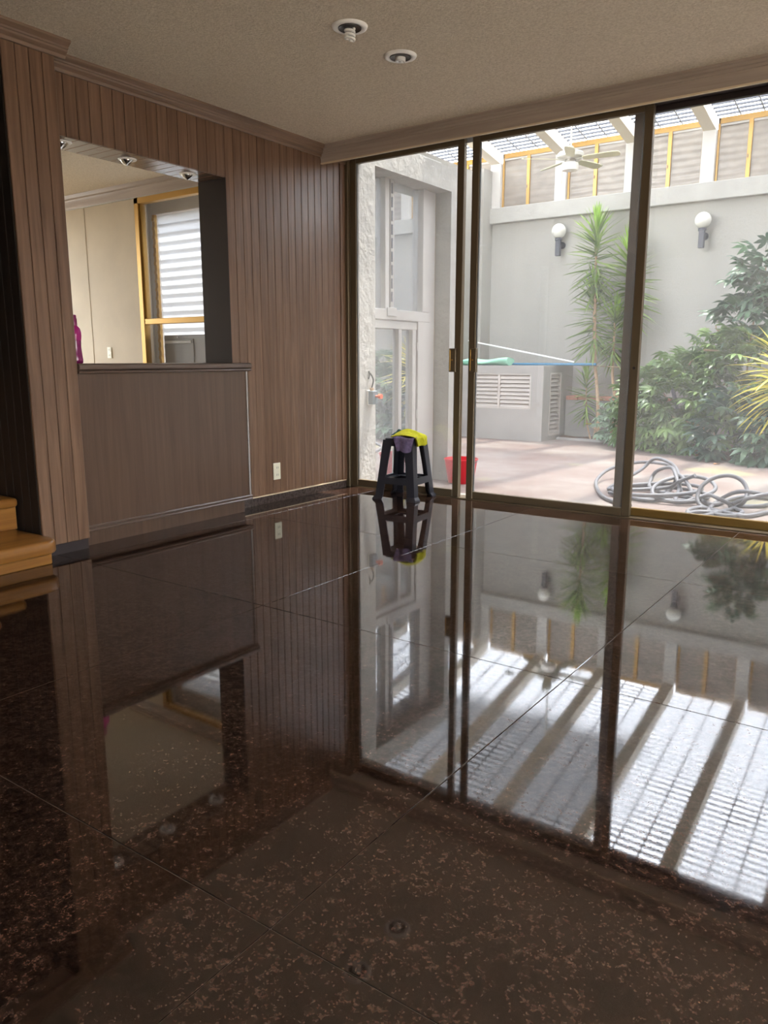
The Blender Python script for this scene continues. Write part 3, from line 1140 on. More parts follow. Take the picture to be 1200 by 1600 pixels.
def hump(s, e0):
    """arc length s along a profile that lies on the seat then folds over an edge at e0 and hangs: (outward, height)"""
    r = 0.014
    if s < e0:
        return s, 0.0
    s -= e0
    q = r * PI / 2
    if s < q:
        a = s / r
        return e0 + r * math.sin(a), -r * (1 - math.cos(a))
    return e0 + r + (s - q) * 0.10, -r - (s - q)


# the front corner of the stool points at the camera along (+x,-y)
def purple(u, v):
    s = -0.03 + u * 0.25
    d, h = hump(s, 0.118)
    wv = (v - 0.5) * (0.17 - 0.07 * max(0, u - 0.6) * 2)
    k = 0.007 * math.sin(v * 9 + u * 3) * (0.3 + u)
    y = -(d + k + 0.006)
    x = 0.045 + wv + 0.02 * u
    return sp2(x, y, SH + h + 0.006 + 0.006 * math.sin(v * 7) + 0.004 * math.cos(u * 9))


cloth('cleaning_cloth', 'towel_purple', purple, 16, 12, 0.006, 'purple cleaning cloth hanging over the front of the black stool', 'cloths on the black stool')


def yellow(u, v):
    s = -0.075 + u * 0.285
    d, h = hump(s, 0.118)
    k = 0.013 * math.sin(v * 11 + u * 3.4) + 0.008 * math.sin(v * 21 + u * 5 + 1.0)
    y = 0.085 - v * 0.19 - 0.02 * u
    bulge = 0.046 * math.sin(min(1, u * 1.4) * PI) * (1 - 0.55 * abs(2 * v - 1))
    return sp2(d + (k if u > 0.55 else 0) + 0.006 + (0.01 if u > .6 else 0), y, SH + 0.014 + h * 0.78 + bulge + (0.5 * k if u <= 0.6 else 0))


cloth('cleaning_cloth', 'towel_yellow', yellow, 18, 18, 0.008, 'bright yellow cleaning cloth draped over the right side of the black stool', 'cloths on the black stool')


def teal(u, v):
    x = -0.10 + u * 0.13
    y = -0.04 + v * 0.10
    b_ = math.sin(u * PI) ** 0.6 * math.sin(v * PI) ** 0.6
    return sp2(x + 0.01 * math.sin(v * 8), y + 0.01 * math.sin(u * 9), SH + 0.008 + 0.04 * b_ + 0.006 * math.sin(u * 13 + v * 5))


cloth('cleaning_cloth', 'towel_teal', teal, 14, 12, 0.006, 'dark teal cloth bunched under the yellow one on the black stool', 'cloths on the black stool')

# ================================================================== PATIO SHELL
PX0, PX1, PY1 = -5.0, 7.4, 7.6


def quadslab(x0, x1, y0, y1, th=0.15):
    b = MB()
    vs = [(x0, y0, pz(y0)), (x1, y0, pz(y0)), (x1, y1, pz(y1)), (x0, y1, pz(y1))]
    vs += [(p[0], p[1], p[2] - th) for p in vs]
    return b.add(vs, [(0, 1, 2, 3), (7, 6, 5, 4), (0, 4, 5, 1), (1, 5, 6, 2), (2, 6, 7, 3), (3, 7, 4, 0)])


struct(quadslab(PX0, PX1, 0.118, PY1 + 0.2).build('floor_patio', 'patio_concrete'), 'faded pinkish concrete patio floor outside')

LEDGE0, LEDGE1 = 3.27, 3.52
struct(MB().box((PX0, PY1, -0.5), (PX1, PY1 + 0.2, 3.4)).build('wall_patio', 'white_stucco'), 'white plastered patio wall')
struct(MB().cbox((PX0, PY1 - 0.10, LEDGE0), (PX1, PY1 + 0.2, LEDGE1), 0.008).build('trim_6', 'rough_concrete'), 'rough white concrete ledge under the high windows')
struct(MB().box((PX1, 0.1, -0.5), (PX1 + 0.15, PY1 + 0.2, 5.9)).build('wall_patio_right', 'white_stucco'))
# left wall of the patio, stepped back behind the porch
struct(MB().box((-3.1, 3.4, -0.5), (-2.88, PY1, 4.06)).box((-2.9, PY1 - 0.34, -0.5), (-2.76, PY1 - 0.0, 4.12)).build('wall_patio_left', 'white_stucco'), 'white plastered side wall at the left end of the patio')
struct(MB().box((PX0, 0.1, -0.5), (PX0 + 0.15, PY1 + 0.2, 4.3)).build('wall_yard', 'white_stucco'))

BEAMS = [-3.85, -2.70, -1.535, -0.40, 0.715, 1.81, 2.93, 4.05, 5.17, 6.29]
WZ1 = 4.31


def zb(y):
    return 4.22 + 0.165 * (PY1 - y)


SUFF = {}
for i, bx_ in enumerate(BEAMS):
    y0 = 0.2 if bx_ > -0.2 else (1.75 if bx_ > -1.2 else 2.2)
    a, b_ = bx_ - 0.085, bx_ + 0.085
    m = MB()
    poly = [(y0, zb(y0)), (PY1, zb(PY1)), (PY1, zb(PY1) + 0.2), (y0, zb(y0) + 0.2)]
    m.prism(poly, 'x', a, b_)
    struct(m.build('roof_beam', 'beam_plaster', loc=(bx_, PY1, 4.2)))
    struct(MB().cbox((bx_ - 0.095, PY1 - 0.05, LEDGE1), (bx_ + 0.095, PY1 + 0.12, zb(PY1) + 0.02), 0.006).build('wall_pier', 'white_paint', loc=(bx_, PY1, LEDGE1)))

# high windows between the piers
for i in range(len(BEAMS) - 1):
    x0, x1 = BEAMS[i] + 0.095, BEAMS[i + 1] - 0.095
    y = PY1 + 0.02
    t = sthing('window_%d' % (i + 3), (x0, y, LEDGE1), 'high gold framed window with two obscure panes above the ledge')
    s = 0.032
    MB().cbox((x0, y, LEDGE1), (x0 + s, y + 0.05, WZ1 + 0.08), 0.003).build('stile', 'gold_frame', t)
    MB().cbox((x1 - s * 0.6, y, LEDGE1), (x1, y + 0.05, WZ1 + 0.08), 0.003).build('stile', 'gold_frame', t)
    MB().cbox((x0, y, WZ1 - 0.0), (x1, y + 0.05, WZ1 + 0.08), 0.003).build('top_rail', 'gold_frame', t)
    MB().cbox((x0, y, LEDGE1), (x1, y + 0.05, LEDGE1 + 0.018), 0.003).build('bottom_rail', 'gold_frame', t)
    xm = (x0 + x1) / 2 - 0.01
    ml = MB().cbox((xm - 0.028, y - 0.01, LEDGE1), (xm + 0.028, y + 0.05, WZ1), 0.003).build('mullion', 'gold_frame', t)
    MB().cbox((xm - 0.02, y - 0.018, LEDGE1 + 0.28), (xm - 0.002, y - 0.01, LEDGE1 + 0.33), 0.002).build('latch', 'bronze_frame', ml)
    MB().box((x0 + s, y + 0.03, LEDGE1 + 0.018), (xm - 0.028, y + 0.036, WZ1)).build('pane', 'ribbed_glass', t)
    MB().box((xm + 0.028, y + 0.022, LEDGE1 + 0.018), (x1 - s * 0.6, y + 0.028, WZ1)).build('pane', 'ribbed_glass', t)
    MB().box((x0 + s, y + 0.012, WZ1 - 0.03), (x1 - s * 0.6, y + 0.024, WZ1)).build('head_bead', 'white_paint', t)

# translucent corrugated roof between the beams
for i in range(len(BEAMS)):
    x0 = BEAMS[i] + 0.085
    x1 = BEAMS[i + 1] - 0.085 if i + 1 < len(BEAMS) else PX1
    y0 = 0.22 if x0 > -0.2 else (1.8 if x0 > -1.2 else 2.2)
    t = sthing('roof_bay', (x0, PY1, 4.4), 'translucent corrugated roof sheet between two sloping white beams')
    ny = int((PY1 + 0.1 - y0) / 0.115) * 6

    def fn(u, v, x0=x0, x1=x1, y0=y0):
        y = y0 + u * (PY1 + 0.1 - y0)
        return (x0 - 0.03 + v * (x1 - x0 + 0.06), y, zb(y) + 0.222 + 0.016 * math.sin(2 * PI * y / 0.115))
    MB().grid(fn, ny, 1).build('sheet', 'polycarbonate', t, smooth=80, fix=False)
    b = MB()
    k2 = 0
    y = PY1 - 0.04
    while y > y0:
        b.box((x0, y - 0.02, zb(y) + 0.176), (x1, y + 0.02, zb(y) + 0.2))
        y -= 0.115
    bo = b.build('batten_grid', 'batten_grey', t)
    bo['kind'] = 'stuff'
    for q in (1, 2):
        xx = x0 + (x1 - x0) * q / 3
        b = MB()
        b.prism([(y0, zb(y0) + 0.16), (PY1, zb(PY1) + 0.16), (PY1, zb(PY1) + 0.176), (y0, zb(y0) + 0.176)], 'x', xx - 0.008, xx + 0.008)
        b.build('rod', 'steel_grey', t)

# ---- porch at the left of the doors: concrete frame, louvre window and glazed door
FX = -0.03
pb = MB()
pb.box((-0.34, 0.1, -0.5), (FX, 0.405, 2.51))
pb.box((-0.34, 0.1, 2.51), (FX, 1.69, 2.715))
pb.box((-0.34, 1.6, -0.5), (FX, 1.69, 2.51))
struct(pb.build('wall_porch', 'rough_concrete'), 'rough white concrete frame around the porch window and door')
struct(MB().box((-0.34, 0.1, 2.715), (-0.2, 1.69, 2.8)).build('trim_7', 'white_paint'))
GX = -0.24
pw = sthing('window_20', (GX, 0.4, 1.35), 'white porch window with louvre track and mirror like panes')
MB().cbox((GX - 0.02, 0.775, 1.435), (GX + 0.05, 0.835, 2.51), 0.003).build('mullion', 'white_paint', pw)
lt = MB().cbox((GX - 0.01, 0.86, 1.435), (GX + 0.045, 0.915, 2.51), 0.003).build('louvre_track', 'white_paint', pw)
first = None
for i in range(9):
    zc = 1.5 + i * 0.112
    if first is None:
        first = MB().cbox((GX + 0.045, 0.868, zc), (GX + 0.052, 0.888, zc + 0.085), 0.002).build('clip', 'steel_grey', pw, loc=(GX + 0.05, 0.88, zc))
    else:
        dup(first, pw, (GX + 0.05, 0.88, zc))
MB().box((GX, 0.835, 1.435), (GX + 0.03, 0.86, 2.51)).build('track_groove', 'white_paint', pw)
MB().cbox((GX - 0.03, 1.362, 1.435), (GX + 0.06, 1.47, 2.51), 0.004).build('frame_post', 'white_paint', pw)
MB().cbox((GX - 0.03, 1.475, -0.16), (GX + 0.05, 1.585, 2.51), 0.004).build('frame_post', 'white_paint', pw)
MB().cbox((GX - 0.02, 1.585, -0.16), (GX + 0.04, 1.602, 2.5), 0.002).build('gold_strip', 'gold_frame', pw)
tr_ = MB().cbox((GX - 0.02, 0.405, 1.345), (GX + 0.055, 1.5, 1.435), 0.004).build('transom', 'white_paint', pw)
MB().cbox((GX + 0.055, 0.79, 1.375), (GX + 0.065, 0.93, 1.45), 0.003).build('bracket_plate', 'white_paint', tr_)
MB().box((GX - 0.004, 0.405, 1.43), (GX, 1.48, 2.52)).build('pane', 'mirror_glass', pw)
pd = sthing('door_5', (GX, 0.4, -0.15), 'white framed porch door with two mirror like glass panes')
MB().cbox((GX - 0.02, 0.405, 1.27), (GX + 0.04, 1.36, 1.335), 0.003).build('top_rail', 'white_paint', pd)
MB().cbox((GX - 0.01, 1.005, -0.1), (GX + 0.035, 1.055, 1.27), 0.003).build('mullion', 'white_paint', pd)
MB().cbox((GX - 0.02, 1.226, -0.14), (GX + 0.04, 1.285, 1.27), 0.003).build('stile', 'white_paint', pd)
hs = MB().cbox((GX - 0.02, 1.295, -0.15), (GX + 0.055, 1.475, 1.345), 0.003).build('door_post', 'white_paint', pd)
for zc in (1.12, 0.5, 0.0):
    MB().lathe([(0.008, -0.04), (0.008, 0.04)], (GX + 0.045, 1.29, zc), 8).build('hinge', 'white_paint', hs)
MB().cbox((GX - 0.02, 0.405, -0.15), (GX + 0.04, 1.3, -0.08), 0.003).build('bottom_rail', 'white_paint', pd)
MB().box((GX - 0.004, 0.405, -0.1), (GX, 1.24, 1.28)).build('pane', 'mirror_glass', pd)

# switch box with a red knob, hanging by a cable on the porch column
sp_ = at(578, 621, x=FX)
sw = thing('switch_box', sp_, 'grey electric switch box with orange knob on the porch column', 'switch')
MB().cbox((FX, sp_.y - 0.035, sp_.z - 0.055), (FX + 0.055, sp_.y + 0.035, sp_.z + 0.055), 0.004).build('box', 'switch_box', sw)
MB().cbox((FX, sp_.y - 0.04, sp_.z - 0.06), (FX + 0.01, sp_.y + 0.04, sp_.z + 0.06), 0.002).build('back_plate', 'white_plastic', sw)
MB().tube([(FX + 0.055, sp_.y + 0.01, sp_.z + 0.01), (FX + 0.085, sp_.y + 0.01, sp_.z + 0.01)], 0.010, 14).tube([(FX + 0.085, sp_.y + 0.01, sp_.z + 0.01), (FX + 0.112, sp_.y + 0.01, sp_.z + 0.01)], 0.020, 16).build('knob', 'switch_knob', sw, smooth=40)
MB().tube([(FX + 0.02, sp_.y, sp_.z + 0.055), (FX + 0.02, sp_.y, sp_.z + 0.08)], 0.016, 12).build('gland', 'trunk_tan', sw, smooth=40)
MB().tube(spline([(FX + 0.02, sp_.y, sp_.z + 0.08), (FX + 0.03, sp_.y + 0.008, sp_.z + 0.14), (FX + 0.02, sp_.y - 0.008, sp_.z + 0.185), (FX + 0.004, sp_.y - 0.02, sp_.z + 0.205)], 6), 0.006, 8).tube(spline([(FX + 0.004, sp_.y - 0.018, sp_.z + 0.215), (FX + 0.012, sp_.y - 0.02, sp_.z + 0.18), (FX + 0.006, sp_.y - 0.026, sp_.z + 0.15)], 5), 0.005, 8).build('cable', 'cable_black', sw, smooth=60)

# ---- louvred masonry box at the back left
BX0, BX1, BYF, BZT = -2.9, -1.19, 6.42, 0.91
lb = thing('louvred_box', ((BX0 + BX1) / 2, 7.0, pz(7.0)), 'white plastered masonry box with louvred vents against the patio wall', 'cabinet')
pyb = PY1 - 0.01
z0 = -0.42
# walls of the box leave the vent openings free
LX0, LX1, LZ0, LZ1 = -2.5, -1.395, 0.235, 0.785       # front vent
SY0, SY1, SZ0, SZ1 = 6.68, 7.12, -0.19, 0.80           # side vent
t_ = 0.1
mb = MB()
mb.box((BX0, BYF, z0), (BX1, BYF + t_, LZ0)).box((BX0, BYF, LZ1), (BX1, BYF + t_, BZT)).box((BX0, BYF, LZ0), (LX0, BYF + t_, LZ1)).box((LX1, BYF, LZ0), (BX1, BYF + t_, LZ1))
mb.box((BX1 - t_, BYF + t_, z0), (BX1, pyb, SZ0)).box((BX1 - t_, BYF + t_, SZ1), (BX1, pyb, BZT)).box((BX1 - t_, BYF + t_, SZ0), (BX1, SY0, SZ1)).box((BX1 - t_, SY1, SZ0), (BX1, pyb, SZ1))
mb.build('body', 'grey_stucco', lb)
MB().box((BX0, BYF + t_, BZT - 0.08), (BX1 - t_, pyb, BZT)).build('top_slab', 'grey_stucco', lb)
MB().box((BX0 + 0.05, BYF + t_, z0), (BX1 - t_, BYF + t_ + 0.02, BZT - 0.08)).box((BX1 - t_ - 0.02, BYF + t_ + 0.02, z0), (BX1 - t_, pyb, BZT - 0.08)).build('lining', 'steel_grey', lb)
fv = MB().cbox((LX0, BYF + 0.005, LZ0), (LX1, BYF + 0.05, LZ0 + 0.02), 0.002).cbox((LX0, BYF + 0.005, LZ1 - 0.02), (LX1, BYF + 0.05, LZ1), 0.002).cbox((LX1 - 0.025, BYF + 0.005, LZ0), (LX1, BYF + 0.05, LZ1), 0.002).cbox((LX0, BYF + 0.005, LZ0), (LX0 + 0.025, BYF + 0.05, LZ1), 0.002).build('vent_frame', 'louvre_white', lb)
xm = at(779, 612, y=BYF).x
MB().cbox((xm - 0.018, BYF + 0.0, LZ0), (xm + 0.018, BYF + 0.05, LZ1), 0.002).build('vent_mullion', 'louvre_white', lb)
first = None
for i in range(8):
    zc = LZ0 + 0.05 + i * 0.0635
    rm = Matrix.Translation((0, BYF + 0.035, zc)) @ Matrix.Rotation(math.radians(52), 4, 'X')
    if first is None:
        first = MB().box((LX0 + 0.02, -0.035, -0.004), (LX1 - 0.02, 0.035, 0.004), rm).build('vent_slat', 'louvre_white', lb, loc=((LX0 + LX1) / 2, BYF + 0.035, zc))
    else:
        dup(first, lb, ((LX0 + LX1) / 2, BYF + 0.035, zc))
MB().cbox((BX1 - 0.06, SY0, SZ0), (BX1 + 0.006, SY0 + 0.03, SZ1), 0.002).cbox((BX1 - 0.06, SY1 - 0.03, SZ0), (BX1 + 0.006, SY1, SZ1), 0.002).cbox((BX1 - 0.06, SY0, SZ1 - 0.03), (BX1 + 0.006, SY1, SZ1), 0.002).cbox((BX1 - 0.06, SY0, SZ0), (BX1 + 0.012, SY1, SZ0 + 0.04), 0.002).build('vent_frame', 'louvre_white', lb)
first = None
for i in range(14):
    zc = SZ0 + 0.075 + i * 0.066
    rm = Matrix.Translation((BX1 - 0.03, 0, zc)) @ Matrix.Rotation(math.radians(48), 4, 'Y')
    if first is None:
        first = MB().box((-0.035, SY0 + 0.02, -0.004), (0.035, SY1 - 0.02, 0.004), rm).build('vent_slat', 'louvre_white', lb, loc=(BX1 - 0.03, (SY0 + SY1) / 2, zc))
    else:
        dup(first, lb, (BX1 - 0.03, (SY0 + SY1) / 2, zc))

# folded green tarp, blue pole and white pole lying on the box


def tarp(u, v):
    a = u * 2 * PI
    x = -2.72 + v * 0.86
    r1, r2 = 0.13, 0.042 + 0.008 * math.sin(v * 9) + 0.016 * v
    k3 = 1 + 0.12 * math.sin(3 * a + v * 7)
    return (x, 6.62 + r1 * math.cos(a) * k3, BZT + 0.006 + r2 + r2 * math.sin(a) * k3)


tm = MB().grid(tarp, 22, 22)
tm.f += [tuple(i * 23 for i in range(22)), tuple(i * 23 + 22 for i in range(21, -1, -1))]
tag(tm.build('folded_tarp', 'tarp_green', None, loc=(-2.3, 6.62, BZT), smooth=60), 'pale mint green tarp folded on top of the louvred box', 'tarp')
p0, p1 = at(722, 566, y=6.86), at(930, 570, y=6.86)
bpz = BZT + 0.022
tag(MB().tube([(-2.8, 6.84, bpz), (-1.8, 6.86, bpz), (p1.x, 6.9, bpz)], 0.02, 12).build('pool_pole', 'pole_blue', None, loc=(-1.8, 6.86, BZT), smooth=60), 'blue pole lying along the top of the louvred box', 'pole', 'poles on the louvred box')
q0, q1 = at(735, 535, y=6.98), at(898, 566, y=6.98)
tag(MB().tube([(q0.x - 0.08, 7.05, q0.z + 0.03), (q1.x, 6.95, BZT + 0.055)], 0.013, 10).build('pool_pole', 'pole_white', None, loc=(-1.8, 6.98, BZT), smooth=60), 'thin white pole leaning up from the blue pole on the louvred box', 'pole', 'poles on the louvred box')
q2 = at(968, 573, y=6.98)
tag(MB().tube([(-1.16, 6.97, BZT + 0.02), (q2.x, 7.0, BZT - 0.02)], 0.008, 8).build('thin_rod', 'branch_brown', None, loc=(-0.8, 6.98, BZT), smooth=60), 'thin brown rod behind the tall spiky plants', 'rod')

# outlet on the patio side wall near the bucket
outlet((-2.86, 5.2, 0.0), 'x', 'dark framed outlet low on the patio side wall, seen between the door stiles', mat='white_plastic')

# ---- wall lamps


def wall_lamp(x, z, label):
    y = PY1
    t = thing('wall_lamp', (x, y, z), label, 'lamp', 'globe lamps on the patio wall')
    R_ = 0.115
    prof = [(R_ * math.sin(a), -R_ * math.cos(a)) for a in [k / 14 * PI for k in range(15)]]
    prof[0] = (0.0, -R_)
    prof[-1] = (0.0, R_)
    MB().lathe(prof, (x, y - 0.17, z), 28).build('globe', 'lamp_globe', t, smooth=80)
    MB().lathe([(0.058, 0.0), (0.058, 0.03), (0.05, 0.036)], (x, y - 0.17, z - R_ - 0.028), 24).build('collar', 'lamp_black', t, smooth=40)
    MB().cbox((x - 0.038, y - 0.208, z - R_ - 0.27), (x + 0.038, y - 0.132, z - R_ - 0.028), 0.004).build('stem', 'lamp_black', t)
    ar = MB().tube([(x, y - 0.15, z - R_ - 0.09), (x, y, z - R_ - 0.09)], 0.02, 12).build('arm', 'lamp_black', t, smooth=40)
    MB().tube([(x, y - 0.016, z - R_ - 0.09), (x, y, z - R_ - 0.09)], 0.055, 20).build('wall_plate', 'lamp_black', ar, smooth=40)
    return t


l0 = wall_lamp(-1.47, 3.035, 'white globe wall lamp left of the tall spiky plants')
dup_thing(l0, (0.745, PY1, 2.985), 'white globe wall lamp right of the door stile, above the bushes')

# ---- ceiling fan
FC = Vector((-0.5, 5.45, 3.6))
fan = thing('ceiling_fan', FC, 'white ceiling fan with pale blades hanging from the patio roof', 'fan')
MB().tube([FC + Vector((0, 0, 0.1)), (FC.x, FC.y, zb(FC.y) + 0.19)], 0.013, 12).build('rod', 'fan_white', fan, smooth=40)
MB().lathe([(0.0, 0.16), (0.03, 0.16), (0.045, 0.12), (0.06, 0.105), (0.15, 0.085), (0.17, 0.065), (0.17, 0.025), (0.15, 0.01), (0.08, 0.0), (0.0, 0.0)], FC, 32).build('motor', 'fan_white', fan, smooth=35)
MB().lathe([(0.0, 0.0), (0.07, 0.0), (0.075, -0.03), (0.06, -0.05), (0.0, -0.05)], FC, 28).build('switch_housing', 'chrome', fan, smooth=35)
MB().lathe([(0.0, -0.05), (0.105, -0.052), (0.112, -0.09), (0.10, -0.14), (0.0, -0.145)], FC, 28).build('light_bowl', 'downlight_white', fan, smooth=40)
bl0 = None
for i, ang in enumerate([3, 75, 147, 219, 291]):
    if bl0 is None:
        m = MB()
        pts = [(0.17, -0.045), (0.24, -0.058), (0.56, -0.07), (0.64, -0.055), (0.655, 0.0), (0.64, 0.055), (0.56, 0.07), (0.24, 0.058), (0.17, 0.045)]
        rm = Matrix.Rotation(math.radians(-13), 3, 'X')
        vs = [rm @ Vector((a, b2, 0.004)) for a, b2 in pts] + [rm @ Vector((a, b2, -0.004)) for a, b2 in pts]
        n = len(pts)
        m.add([FC + Vector((0, 0, -0.005)) + p for p in vs], [tuple(range(n)), tuple(range(2 * n - 1, n - 1, -1))] + [(j, (j + 1) % n, n + (j + 1) % n, n + j) for j in range(n)])
        bl0 = m.build('blade', 'fan_blade', fan, loc=FC)
        bl0.rotation_euler.z = math.radians(ang)
        ir = MB().box(FC + Vector((0.06, -0.012, -0.008)), FC + Vector((0.2, 0.012, 0.0))).build('blade_iron', 'fan_white', bl0, loc=FC)
    else:
        c = dup(bl0, fan, FC, (0, 0, math.radians(ang)))
        d = ir.copy()
        COL.objects.link(d)
        d.parent = c
# pull chain
MB().tube([FC + Vector((-0.1, -0.02, -0.05)), FC + Vector((-0.1, -0.02, -0.3))], 0.003, 6).build('pull_chain', 'trunk_tan', fan)

# ---- red bucket
BC = Vector((at(720, 745, y=1.56).x, 1.56, pz(1.56)))
bk = thing('red_bucket', BC, 'red plastic bucket standing on the patio behind the door gap', 'bucket')
MB().lathe([(0.0, 0.0), (0.118, 0.0), (0.122, 0.006), (0.158, 0.222), (0.164, 0.224), (0.165, 0.235), (0.158, 0.236), (0.153, 0.222), (0.118, 0.012), (0.0, 0.012)], BC, 36).build('shell', 'bucket_red', bk, smooth=35)
hp = [BC + Vector((0.166 * math.cos(a), 0.02 - 0.06 * math.sin(a), 0.222 - 0.05 * math.sin(a))) for a in [k / 16 * PI for k in range(17)]]
MB().tube(hp, 0.004, 6).build('handle', 'steel_grey', bk, smooth=60)

# ---- kerb, soil bed, brick edge, tall plants' wall
KYY = 6.95
kerb = struct(MB().cbox((BX1 + 0.01, 6.98, -0.32), (0.35, 7.06, pz(7.0) + 0.035), 0.006).build('trim_8', 'grey_stucco'))


def soilfn(u, v):
    x = -1.18 + u * 7.9
    lo = 7.05 if x < 0.35 else max(5.25, 7.05 - (x - 0.35) * 1.25)
    y = lo + v * (7.59 - lo)
    return (x, y, pz(y) + 0.008 + (0.05 * math.sin(v * PI) + 0.02 * math.sin(x * 7 + y * 5)) * (1 if 0.02 < v else 0))


so = MB().grid(soilfn, 40, 10).build('garden_soil', 'soil', None, smooth=60, fix=False)
so['kind'] = 'stuff'
tag(so, 'brown garden soil under the bushes along the patio wall', 'soil')
lw = thing('brick_planter', (-0.2, 7.45, pz(7.4)), 'low wall with red brick cap behind the tall spiky plants', 'planter')
MB().box((-1.17, 7.3, -0.4), (0.5, 7.59, 0.36)).build('wall_body', 'grey_stucco', lw)
b0 = None
for i in range(8):
    x = -1.16 + i * 0.208
    if b0 is None:
        b0 = MB().cbox((x, 7.27, 0.36), (x + 0.198, 7.59, 0.425), 0.005).build('brick', 'red_brick', lw, loc=(x, 7.4, 0.36))
    else:
        dup(b0, lw, (x, 7.4, 0.36))

# ================================================================== PLANTS


def blade_mesh(name, L, W, droop, mat, fold=0.25, nseg=5):
    """strap leaf growing along +x from the origin and drooping"""
    m = MB()
    vs = []
    x = z = 0.0
    for i in range(nseg + 1):
        t = i / nseg
        a = -droop * t
        if i:
            x += L / nseg * math.cos(a)
            z += L / nseg * math.sin(a)
        w2 = W * 0.5 * min(1, 0.45 + 2.2 * t) * (1 - t ** 3) + 0.0006
        vs += [(x, -w2, z + w2 * fold), (x, 0, z), (x, w2, z + w2 * fold)]
    fs = []
    for i in range(nseg):
        a = i * 3
        fs += [(a, a + 3, a + 4, a + 1), (a + 1, a + 4, a + 5, a + 2)]
    me = bpy.data.meshes.new(name)
    me.from_pydata(vs, [], fs)
    me.polygons.foreach_set('use_smooth', [True] * len(me.polygons))
    me.materials.append(M[mat])
    return me


DR = [blade_mesh('dracaena_leaf', 0.40, 0.032, 0.12, 'leaf_dracaena'), blade_mesh('dracaena_leaf', 0.42, 0.032, 0.3, 'leaf_dracaena'), blade_mesh('dracaena_leaf', 0.36, 0.034, 0.1, 'leaf_dracaena_tip')]
YL = [blade_mesh('yellow_leaf', 0.62, 0.034, 0.7, 'leaf_yellow', nseg=6), blade_mesh('yellow_leaf', 0.56, 0.03, 0.4, 'leaf_yellow', nseg=6)]


def put(me, name, parent, loc, rot, sc=1.0):
    o = bpy.data.objects.new(name, me)
    COL.objects.link(o)
    o.parent = parent
    o.location = Vector(loc) - ORIGIN[parent]
    o.rotation_euler = rot
    o.scale = (sc, sc, sc)
    return o


def head(parent, base, top, n, e_lo, e_hi, sc, rng, meshes=DR):
    """leaves spiralling up a stem from base to top; elevation runs from e_lo (drooping) to e_hi (upright)"""
    base, top = Vector(base), Vector(top)
    for i in range(n):
        t = (i + 0.5) / n
        p = base.lerp(top, t ** 0.9)
        el = e_lo + (e_hi - e_lo) * (t ** 1.25) + rng.uniform(-0.3, 0.3)
        az = i * 2.39996 + rng.uniform(-0.25, 0.25)
        me = meshes[2] if (t > 0.8 and len(meshes) > 2) else meshes[i % 2]
        s = sc * rng.uniform(0.85, 1.12) * (1.0 - 0.25 * max(0, t - 0.75) * 2)
        reach = 0.6 if meshes is YL else 0.47
        ty = p.y + reach * s * math.cos(el) * math.sin(az)
        if ty > 7.56:                              # leaves on the wall side stay short of the wall
            s *= max(0.35, (7.56 - p.y) / (ty - p.y))
        put(me, 'leaf', parent, p, Euler((rng.uniform(-0.7, 0.7), -el, az)), s)


rng = random.Random(3)


def dracaena(label, base, trunk_px, y, heads, rad=0.028):
    """trunk through pixel points at depth y; heads are (u_bot, v_bot, u_top, v_top, count, scale)"""
    pts = [Vector(base)] + [at(u, v, y=y) for u, v in trunk_px]
    t = thing('dracaena_plant', base, label, 'plant', 'tall spiky plants by the patio wall')
    MB().tube(spline(pts, 5), [rad * (1 - 0.45 * i / (5 * (len(pts) - 1))) for i in range(5 * (len(pts) - 1) + 1)], 10).build('trunk', 'trunk_tan', t, smooth=60)
    for (u0, v0, u1, v1, n, sc) in heads:
        head(t, at(u0, v0, y=y), at(u1, v1, y=y), n, -0.6, 1.35, sc, rng)
    return t


gz = pz(7.1) + 0.03
b1 = at(936, 690, y=7.12)
dracaena('tallest spiky dracaena with a bright green crown, left of the door stile', (b1.x, 7.08, gz), [(934, 630), (930, 560), (930, 470), (931, 420), (932, 365)], 7.08, [(930, 455, 932, 352, 180, 1.15)])
b2 = at(930, 690, y=7.18)
dracaena('spiky dracaena whose crown sits just under the tallest one', (b2.x, 7.13, gz), [(934, 640), (929, 560), (928, 510), (929, 450)], 7.13, [(928, 545, 929, 446, 170, 1.1)])
b3 = at(962, 690, y=7.2)
dracaena('shorter spiky dracaena against the door stile, right of the tallest', (b3.x, 7.15, gz), [(963, 640), (957, 590), (959, 540), (961, 490)], 7.15, [(958, 562, 962, 486, 130, 0.95)])
b4 = at(958, 690, y=7.25)
dracaena('tall spiky dracaena half hidden behind the door stile', (b4.x, 7.16, gz), [(960, 640), (975, 590), (984, 520), (986, 440), (986, 400)], 7.16, [(985, 500, 986, 385, 170, 1.15)])
b5 = at(918, 690, y=7.0)
dracaena('small low spiky dracaena beside the louvred box', (b5.x, 7.12, gz), [(917, 660), (916, 630), (916, 590)], 7.12, [(916, 652, 916, 585, 100, 0.82)], 0.014)
# little plant with a yellow bloom
b6 = at(922, 690, y=7.0)
fl = thing('yellow_flower', (b6.x, 7.09, gz), 'tiny plant with a yellow bloom at the foot of the dracaenas', 'flower')
fp = at(919, 663, y=7.09)
MB().tube(spline([(b6.x + 0.06, 7.09, gz), (b6.x + 0.07, 7.09, gz + 0.12), (fp.x, 7.09, fp.z)], 5), 0.006, 6).build('stem', 'branch_brown', fl)
for k in range(7):
    a = k * 2 * PI / 7
    put(bpy.data.meshes.get('petal') or blade_mesh('petal', 0.07, 0.05, 0.5, 'flower_yellow'), 'petal', fl, fp, Euler((0, -0.3 - 0.2 * (k % 2), a)), 1.0)

# palmate leaves


